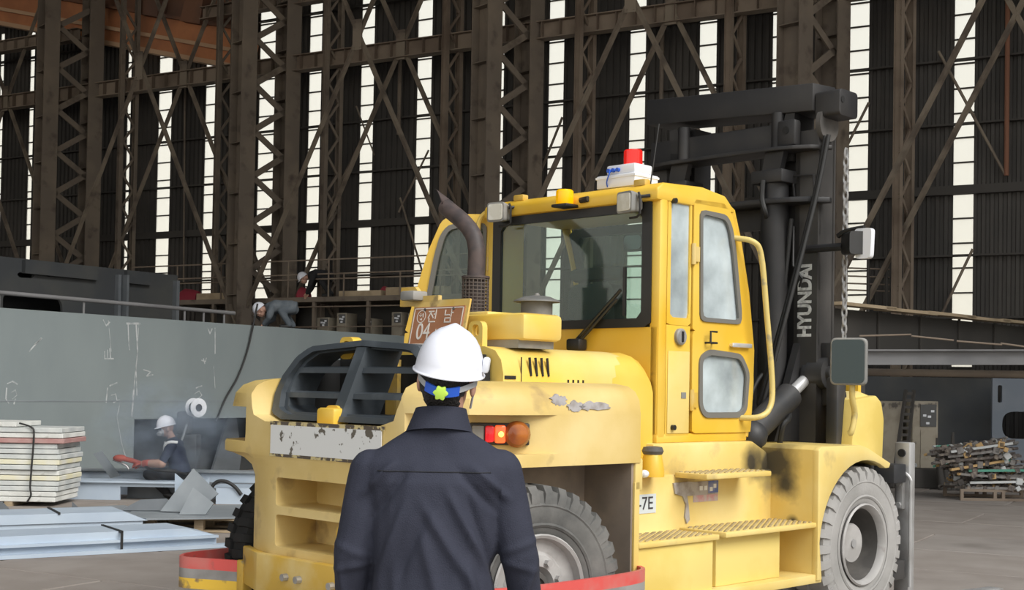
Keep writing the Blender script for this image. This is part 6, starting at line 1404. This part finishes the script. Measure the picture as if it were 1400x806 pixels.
for v in sm.vertices:
    p = v.co.copy(); q = noise.noise(Vector((p.x*7, p.y*7, p.z*3.2)))*0.008+noise.noise(Vector((p.x*16+3, p.y*16, p.z*7)))*0.0025
    for f_ in FOLDS: q += fold(p, *f_)
    POS.append(p+NRM[v.index]*q)
for v, p in zip(sm.vertices, POS): v.co = p
shirt = obj('shirt', sm, 'navy_cloth', man)
# collar, yoke seam, cuffs
def ring_at(cx, cy, z_, rx_, ry_, tilt, n=40): return [Vector((cx+rx_*math.cos(2*PI*k/n), cy+ry_*math.sin(2*PI*k/n), z_+tilt*math.sin(2*PI*k/n))) for k in range(n)]
bm = B(); cx_ = 0.008
add_rings(bm, [ring_at(cx_, 0.0, 1.497, 0.104, 0.098, -0.018), ring_at(cx_+0.002, 0.0, 1.54, 0.088, 0.083, -0.014), ring_at(cx_+0.004, 0.002, 1.572, 0.078, 0.074, -0.010), ring_at(cx_+0.004, 0.002, 1.570, 0.071, 0.067, -0.010), ring_at(cx_+0.002, 0.0, 1.52, 0.072, 0.068, -0.012)], cap=False); obj('collar', bm, 'navy_cloth', shirt, 60)
from mathutils.bvhtree import BVHTree
bvh = BVHTree.FromPolygons([v.co for v in sm.vertices], [p.vertices for p in sm.polygons])
pts = []
for i in range(33):
    x = -0.17+0.34*i/32; h_ = bvh.ray_cast(Vector((x, -1, 1.385)), Vector((0, 1, 0)))
    if h_[0]: pts.append(h_[0]-Vector((0, 0.0005, 0)))
bm = B(); add_tube(bm, pts, 0.0022, 5); obj('yoke_seam', bm, 'trouser_cloth', shirt, 60)
for s in (-1, 1):
    a, b, c = arms[s]; d = (c-b).normalized(); bm = B(); add_cyl(bm, c-d*0.05, c+d*0.012, 0.052, 0.050, 24); obj('cuff', bm, 'navy_cloth', shirt, 60)
bm = B()
torso(bm, [((0, 0, 0.80), 0.165, 0.12, U), ((0, 0, 0.90), 0.186, 0.125, U), ((0, 0, 1.0), 0.172, 0.115, U)])
for s in (-1, 1):
    a, b, c = legs[s]; add_capsule(bm, a, b, 0.10, 0.075); add_capsule(bm, b, c+Vector((0, 0, 0.02)), 0.075, 0.062)
obj('trousers', remesh(bm, 0.010, 5), 'trouser_cloth', man)
for s in (-1, 1):
    c = legs[s][2]; bm = B(); add_capsule(bm, c+Vector((0, -0.02, -0.040)), c+Vector((s*0.02, 0.18, -0.048)), 0.046, 0.040); add_capsule(bm, c+Vector((0, -0.01, 0.03)), c+Vector((0, 0, -0.04)), 0.05, 0.05)
    for v in bm.verts: v.co.z = max(v.co.z, 0.004)
    obj('shoe', bm, 'shoe_black', man)
# hair
bm = B(); add_ball(bm, (0, -0.014, 0.005), (0.084, 0.101, 0.118), 40, 28)
dl_ = [v for v in bm.verts if (v.co.y > 0.045 and v.co.z < 0.06) or v.co.z < -0.098+0.05*max(0, v.co.y+0.03)*8 or (abs(v.co.x) > 0.05 and v.co.z < 0.012 and v.co.y > -0.045) or (abs(v.co.x) > 0.062 and v.co.z < -0.05)]
bmesh.ops.delete(bm, geom=dl_, context='VERTS')
for v in bm.verts:
    if v.co.y < 0 and v.co.z < 0.0: v.co.y -= 0.004+0.006*noise.noise(v.co*40); v.co.z -= 0.006*abs(noise.noise(Vector((v.co.x*90, 0, 0))))
    v.co = Mh @ v.co
ge = bmesh.ops.extrude_face_region(bm, geom=list(bm.faces)); 
for v in [g for g in ge['geom'] if isinstance(g, bmesh.types.BMVert)]: v.co = v.co+(v.co-(Mh @ Vector((0, -0.01, 0.02)))).normalized()*-0.006
bmesh.ops.recalc_face_normals(bm, faces=bm.faces); obj('hair', bm, 'hair', man, 80)
# helmet with headband and knob
Mhel = Matrix.Translation((0.034, 0.008, 1.687)) @ Matrix.Rotation(R(-4), 4, 'Z') @ Matrix.Rotation(R(8), 4, 'Y') @ Matrix.Rotation(R(10), 4, 'X')
hel = helmet(man, Mhel)
def band(rx_, ry_, z0, z1, a0, a1, th, drop=0.0, n=28):
    rings = []
    for i in range(n):
        a = a0+(a1-a0)*i/(n-1); dz_ = -drop*max(0, -math.sin(a))**3
        rings.append([Mhel @ Vector((r_*math.cos(a)*rx_, r_*math.sin(a)*ry_, z_+dz_)) for r_, z_ in ((1, z0), (1+th, z0), (1+th, z1), (1, z1))])
    bm = B(); add_rings(bm, rings); return bm
obj('headband', band(0.090, 0.116, -0.030, -0.012, PI, 2*PI, 0.02, 0.022), 'strap_grey', hel)
obj('ratchet_housing', band(0.092, 0.118, -0.036, -0.008, R(238), R(302), 0.09, 0.022), 'knob_blue', hel)
bm = B(); kc = Mhel @ Vector((0.0, -0.130, -0.044)); Rk = Mhel.to_3x3(); pts = []
for k in range(24):
    a = 2*PI*k/24; rr = 0.020+0.0035*math.cos(6*a); pts.append((rr*math.cos(a), rr*math.sin(a)))
Mk = Matrix.Translation(kc) @ Rk.to_4x4()
add_prism(bm, pts, 'y', -0.014, 0.004, 0.002, M=Mk); obj('ratchet_knob', bm, 'knob_lime', hel)
bm = B(); add_box(bm, 0.100, 0.122, -0.022, 0.016, 0.015, 0.062, 0.008, M=Mhel); cl = obj('helmet_clip', bm, 'plastic_white', hel)
bm = B(); add_tube(bm, [Mh @ Vector(p) for p in ((0.080, 0.0, 0.03), (0.084, 0.01, -0.03), (0.070, 0.045, -0.09))], 0.004, 6); obj('chin_strap', bm, 'strap_grey', hel)
bm = B(); add_tube(bm, [Mh @ Vector(p) for p in ((-0.080, 0.0, 0.03), (-0.084, 0.01, -0.03), (-0.070, 0.045, -0.09))], 0.004, 6); obj('chin_strap', bm, 'strap_grey', hel)

# ---- smaller figures in the background
def worker(loc, label, J, top_m, leg_m, hat_m, head_yaw, lat, arm_m=None, glove=None, rz=0.0, s=1.0, vox=0.014, mask=None, hat_pitch=0):
    r = empty('person', loc, rz); tag(r, label, 'person')
    lat = Vector(lat).normalized()
    pv, ch_, nk, hd_ = [Vector(J[k]) for k in ('pelvis', 'chest', 'neck', 'head')]
    Mh_ = Matrix.Translation(hd_) @ Matrix.Rotation(head_yaw, 4, 'Z') @ Matrix.Rotation(R(hat_pitch), 4, 'X')
    bm = B(); head(bm, Mh_); add_capsule(bm, nk, nk.lerp(hd_, 0.7), 0.055, 0.052)
    ax = (ch_-pv).normalized(); ax2 = (nk-ch_).normalized()
    torso(bm, [(pv, 0.155, 0.11, ax), (pv.lerp(ch_, 0.5), 0.145, 0.10, ax), (ch_, 0.165, 0.11, ax), (ch_.lerp(nk, 0.7), 0.13, 0.085, ax2), (nk, 0.06, 0.06, ax2)], lat)
    for q in ('l', 'r'):
        sh_, el, wr_ = [Vector(p) for p in J['arm_'+q]]; hp_, kn, an = [Vector(p) for p in J['leg_'+q]]
        add_capsule(bm, sh_, el, 0.05, 0.042); add_capsule(bm, el, wr_, 0.04, 0.03); hand(bm, wr_, wr_-el, (0, 0, -1), 1 if q == 'r' else -1)
        add_capsule(bm, hp_, kn, 0.08, 0.056); add_capsule(bm, kn, an, 0.055, 0.038); fdir = Vector(J.get('foot', (-1, 0, 0))); add_capsule(bm, an+Vector((0, 0, -0.04)), an+fdir*0.16+Vector((0, 0, -0.045)), 0.036, 0.03)
    obj('body', remesh(bm, 0.008, 3), 'skin', r); face_parts(r, Mh_)
    bm = B(); torso(bm, [(pv-ax*0.02, 0.185, 0.14, ax), (pv.lerp(ch_, 0.5), 0.178, 0.132, ax), (ch_, 0.195, 0.135, ax), (ch_.lerp(nk, 0.65), 0.155, 0.105, ax2), (nk, 0.075, 0.075, ax2)], lat)
    for q in ('l', 'r'):
        sh_, el, wr_ = [Vector(p) for p in J['arm_'+q]]; add_capsule(bm, sh_, el, 0.072, 0.06)
        if arm_m is None: add_capsule(bm, el, wr_, 0.058, 0.045)
    me_ = remesh(bm, vox, 4)
    nv = [v.co+v.normal*(noise.noise(v.co*9)*0.014) for v in me_.vertices]
    for v, p in zip(me_.vertices, nv): v.co = p
    obj('jacket', me_, top_m, r)
    if arm_m:
        for q in ('l', 'r'):
            sh_, el, wr_ = [Vector(p) for p in J['arm_'+q]]; bm = B(); add_capsule(bm, el, wr_, 0.062, 0.05); obj('sleeve_guard', bm, arm_m, r, 60)
    bm = B(); torso(bm, [(pv-ax*0.10, 0.15, 0.12, ax), (pv, 0.18, 0.135, ax), (pv+ax*0.08, 0.17, 0.125, ax)], lat)
    for q in ('l', 'r'):
        hp_, kn, an = [Vector(p) for p in J['leg_'+q]]; add_capsule(bm, hp_, kn, 0.098, 0.074); add_capsule(bm, kn, an, 0.073, 0.058)
    obj('trousers', remesh(bm, vox, 4), leg_m, r)
    for q in ('l', 'r'):
        an = Vector(J['leg_'+q][2]); fdir = Vector(J.get('foot', (-1, 0, 0))); bm = B(); add_capsule(bm, an+Vector((0, 0, -0.035)), an+fdir*0.17+Vector((0, 0, -0.04)), 0.045, 0.04)
        obj('boot', bm, 'shoe_black', r, 60)
        if glove:
            el, wr_ = Vector(J['arm_'+q][1]), Vector(J['arm_'+q][2]); bm = B(); hand(bm, wr_, wr_-el, (0, 0, -1), 1 if q == 'r' else -1, 1.25); add_capsule(bm, wr_-(wr_-el).normalized()*0.08, wr_, 0.062, 0.05); obj('glove', remesh(bm, 0.008, 2), glove, r)
    Mt = Mh_ @ Matrix.Translation((0, 0, 0.035)); helmet(r, Mt, 1.0, hat_m, 28)
    if mask:
        bm = B(); add_ball(bm, Mh_ @ Vector((0, 0.07, -0.04)), (0.06, 0.055, 0.06), 14, 10, M=Mh_.to_3x3()); mk = obj('respirator', bm, mask, r)
        for q in (-1, 1):
            bm = B(); add_cyl(bm, Mh_ @ Vector((q*0.05, 0.10, -0.05)), Mh_ @ Vector((q*0.085, 0.12, -0.06)), 0.028, n=12); obj('filter', bm, mask, mk)
        bm = B(); add_ball(bm, Mh_ @ Vector((0, 0.088, 0.005)), (0.062, 0.02, 0.024), 14, 8, M=Mh_.to_3x3()); obj('goggles', bm, 'mirror_glass', r)
    return r
WD = 18.65
wl0 = at_depth(243, 600, WD)
weld = worker((wl0.x, WD, 0.0), 'kneeling welder in navy jacket and white helmet working on the steel frame',
    dict(pelvis=(0.06, 0, 0.36), chest=(-0.02, 0, 0.66), neck=(-0.08, 0, 0.85), head=(-0.15, -0.02, 0.985), foot=(0.6, 0, -0.1),
         arm_r=[(-0.03, -0.20, 0.76), (-0.14, -0.28, 0.50), (-0.42, -0.16, 0.49)], arm_l=[(-0.03, 0.20, 0.76), (-0.16, 0.26, 0.50), (-0.42, 0.05, 0.48)],
         leg_r=[(0.06, -0.11, 0.34), (-0.36, -0.16, 0.34), (-0.10, -0.16, 0.10)], leg_l=[(0.06, 0.11, 0.34), (-0.36, 0.16, 0.34), (-0.10, 0.16, 0.10)]),
    'work_navy', 'work_dark', 'helmet_white', R(110), (0, -1, 0), arm_m='leather_tan', glove='leather_red', mask='mask_grey', hat_pitch=-12)
bm = B(); rr_ = [Vector((-0.03+0.145*math.cos(a), 0.0+0.215*math.sin(a), 0.775+0.02*math.cos(a))) for a in [2*PI*k/36 for k in range(37)]]
bm2 = B(); pts = [Vector((0.055, -0.215, 0.80)), Vector((-0.02, -0.262, 0.805)), Vector((-0.085, -0.255, 0.785)), Vector((-0.11, -0.23, 0.74))]; add_tube(bm2, smooth_path(pts, 4), 0.022, 6); obj('reflective_band', bm2, 'reflective', weld, 60)
bm2 = B(); pts = [Vector((-0.14, -0.10, 0.80)), Vector((-0.16, -0.09, 0.72)), Vector((-0.155, -0.09, 0.66))]; add_tube(bm2, pts, 0.018, 6); obj('reflective_band', bm2, 'reflective', weld, 60); bm.free()
# torch in the welder's hands
tq = empty('welding_torch', (wl0.x-0.50, WD-0.08, 0.0)); tag(tq, 'red handled welding torch held by the kneeling welder', 'torch')
bm = B(); add_tube(bm, smooth_path([(0.05, 0, 0.47), (-0.10, 0, 0.52), (-0.26, 0, 0.55), (-0.34, 0, 0.54)], 4), 0.035, 8); obj('handle', bm, 'leather_red', tq, 60)
bm = B(); add_ball(bm, (-0.28, 0.0, 0.555), (0.10, 0.06, 0.05), 14, 8); obj('shield_cuff', bm, 'leather_red', tq, 60)
bm = B(); add_tube(bm, smooth_path([(-0.38, 0, 0.53), (-0.20, 0, 0.46), (-0.15, 0, 0.40)], 4), 0.016, 6); obj('nozzle', bm, 'steel', tq, 60)
bm = B(); add_tube(bm, smooth_path([(0.05, 0.0, 0.47), (0.25, -0.30, 0.42), (0.55, -0.30, 0.40), (0.75, 0.2, 0.30)], 5), 0.02, 6); obj('torch_hose', bm, 'cable', tq, 60)
# worker bent over on top of the grey block
bp = at_plane(385, 440, gA+gn*0.60, gn); bd = bp.y
worker((bp.x, bd, gtop-0.005), 'worker in grey jacket bent low on top of the grey block',
    dict(pelvis=(0.20, 0, 0.43), chest=(-0.14, -0.03, 0.44), neck=(-0.30, -0.03, 0.40), head=(-0.40, -0.04, 0.36), foot=(-0.9, -0.2, 0),
         arm_r=[(-0.16, -0.20, 0.42), (-0.20, -0.26, 0.22), (-0.30, -0.18, 0.10)], arm_l=[(-0.16, 0.18, 0.42), (-0.22, 0.24, 0.22), (-0.34, 0.10, 0.10)],
         leg_r=[(0.22, -0.11, 0.40), (0.02, -0.20, 0.36), (0.18, -0.16, 0.09)], leg_l=[(0.22, 0.11, 0.40), (0.02, 0.18, 0.36), (0.20, 0.14, 0.09)]),
    'work_denim', 'work_denim', 'helmet_white', R(95), (0, -1, 0), hat_pitch=-45)
wp_ = PFO+D*lx(441, 0.25)+N*0.25
worker((wp_.x, wp_.y, pfz), 'worker in black bending down on the work platform',
    dict(pelvis=(0.14, 0, 0.52), chest=(-0.20, 0, 0.56), neck=(-0.36, 0, 0.50), head=(-0.46, -0.02, 0.45), foot=(-1, 0, 0),
         arm_r=[(-0.20, -0.20, 0.53), (-0.28, -0.24, 0.28), (-0.36, -0.15, 0.10)], arm_l=[(-0.20, 0.20, 0.53), (-0.28, 0.24, 0.28), (-0.36, 0.12, 0.10)],
         leg_r=[(0.16, -0.11, 0.50), (0.0, -0.16, 0.36), (0.20, -0.14, 0.09)], leg_l=[(0.16, 0.11, 0.50), (0.0, 0.16, 0.36), (0.20, 0.14, 0.09)]),
    'work_dark', 'work_dark', 'helmet_white', R(95), (0, -1, 0), hat_pitch=-40)

# ---- thin welding smoke
sm_ = bpy.data.materials.new('smoke'); sm_.use_nodes = True; t = sm_.node_tree; t.nodes.clear()
o_ = t.nodes.new('ShaderNodeOutputMaterial'); vs = t.nodes.new('ShaderNodeVolumePrincipled'); vs.inputs['Color'].default_value = (0.66, 0.80, 1.0, 1)
tcn = t.nodes.new('ShaderNodeTexCoord'); nz = t.nodes.new('ShaderNodeTexNoise'); nz.inputs['Scale'].default_value = 2.4; nz.inputs['Detail'].default_value = 3
ln = t.nodes.new('ShaderNodeVectorMath'); ln.operation = 'LENGTH'; mrg = t.nodes.new('ShaderNodeMapRange'); mrg.inputs['From Min'].default_value = 1.0; mrg.inputs['From Max'].default_value = 0.1
mr2 = t.nodes.new('ShaderNodeMapRange'); mr2.inputs['From Min'].default_value = 0.42; mr2.inputs['From Max'].default_value = 0.70; mul = t.nodes.new('ShaderNodeMath'); mul.operation = 'MULTIPLY'; mul2 = t.nodes.new('ShaderNodeMath'); mul2.operation = 'MULTIPLY'; mul2.inputs[1].default_value = 3.2
t.links.new(tcn.outputs['Object'], nz.inputs['Vector']); t.links.new(tcn.outputs['Object'], ln.inputs[0]); t.links.new(ln.outputs['Value'], mrg.inputs['Value']); t.links.new(nz.outputs['Fac'], mr2.inputs['Value'])
t.links.new(mrg.outputs[0], mul.inputs[0]); t.links.new(mr2.outputs[0], mul.inputs[1]); t.links.new(mul.outputs[0], mul2.inputs[0]); t.links.new(mul2.outputs[0], vs.inputs['Density']); t.links.new(vs.outputs[0], o_.inputs['Volume'])
MATS['smoke'] = sm_
sc_ = at_depth(228, 610, 18.4)
bm = B(); add_ball(bm, (0, 0, 0), 1.0, 20, 12); so = obj('welding_smoke', bm, 'smoke', None, 60, loc=(sc_.x, 18.5, 0.95)); so.scale = (1.15, 0.8, 0.8)
tag(so, 'thin bluish welding smoke drifting round the welder', 'smoke', kind='stuff')

bpy.data.scenes.remove(SCR)
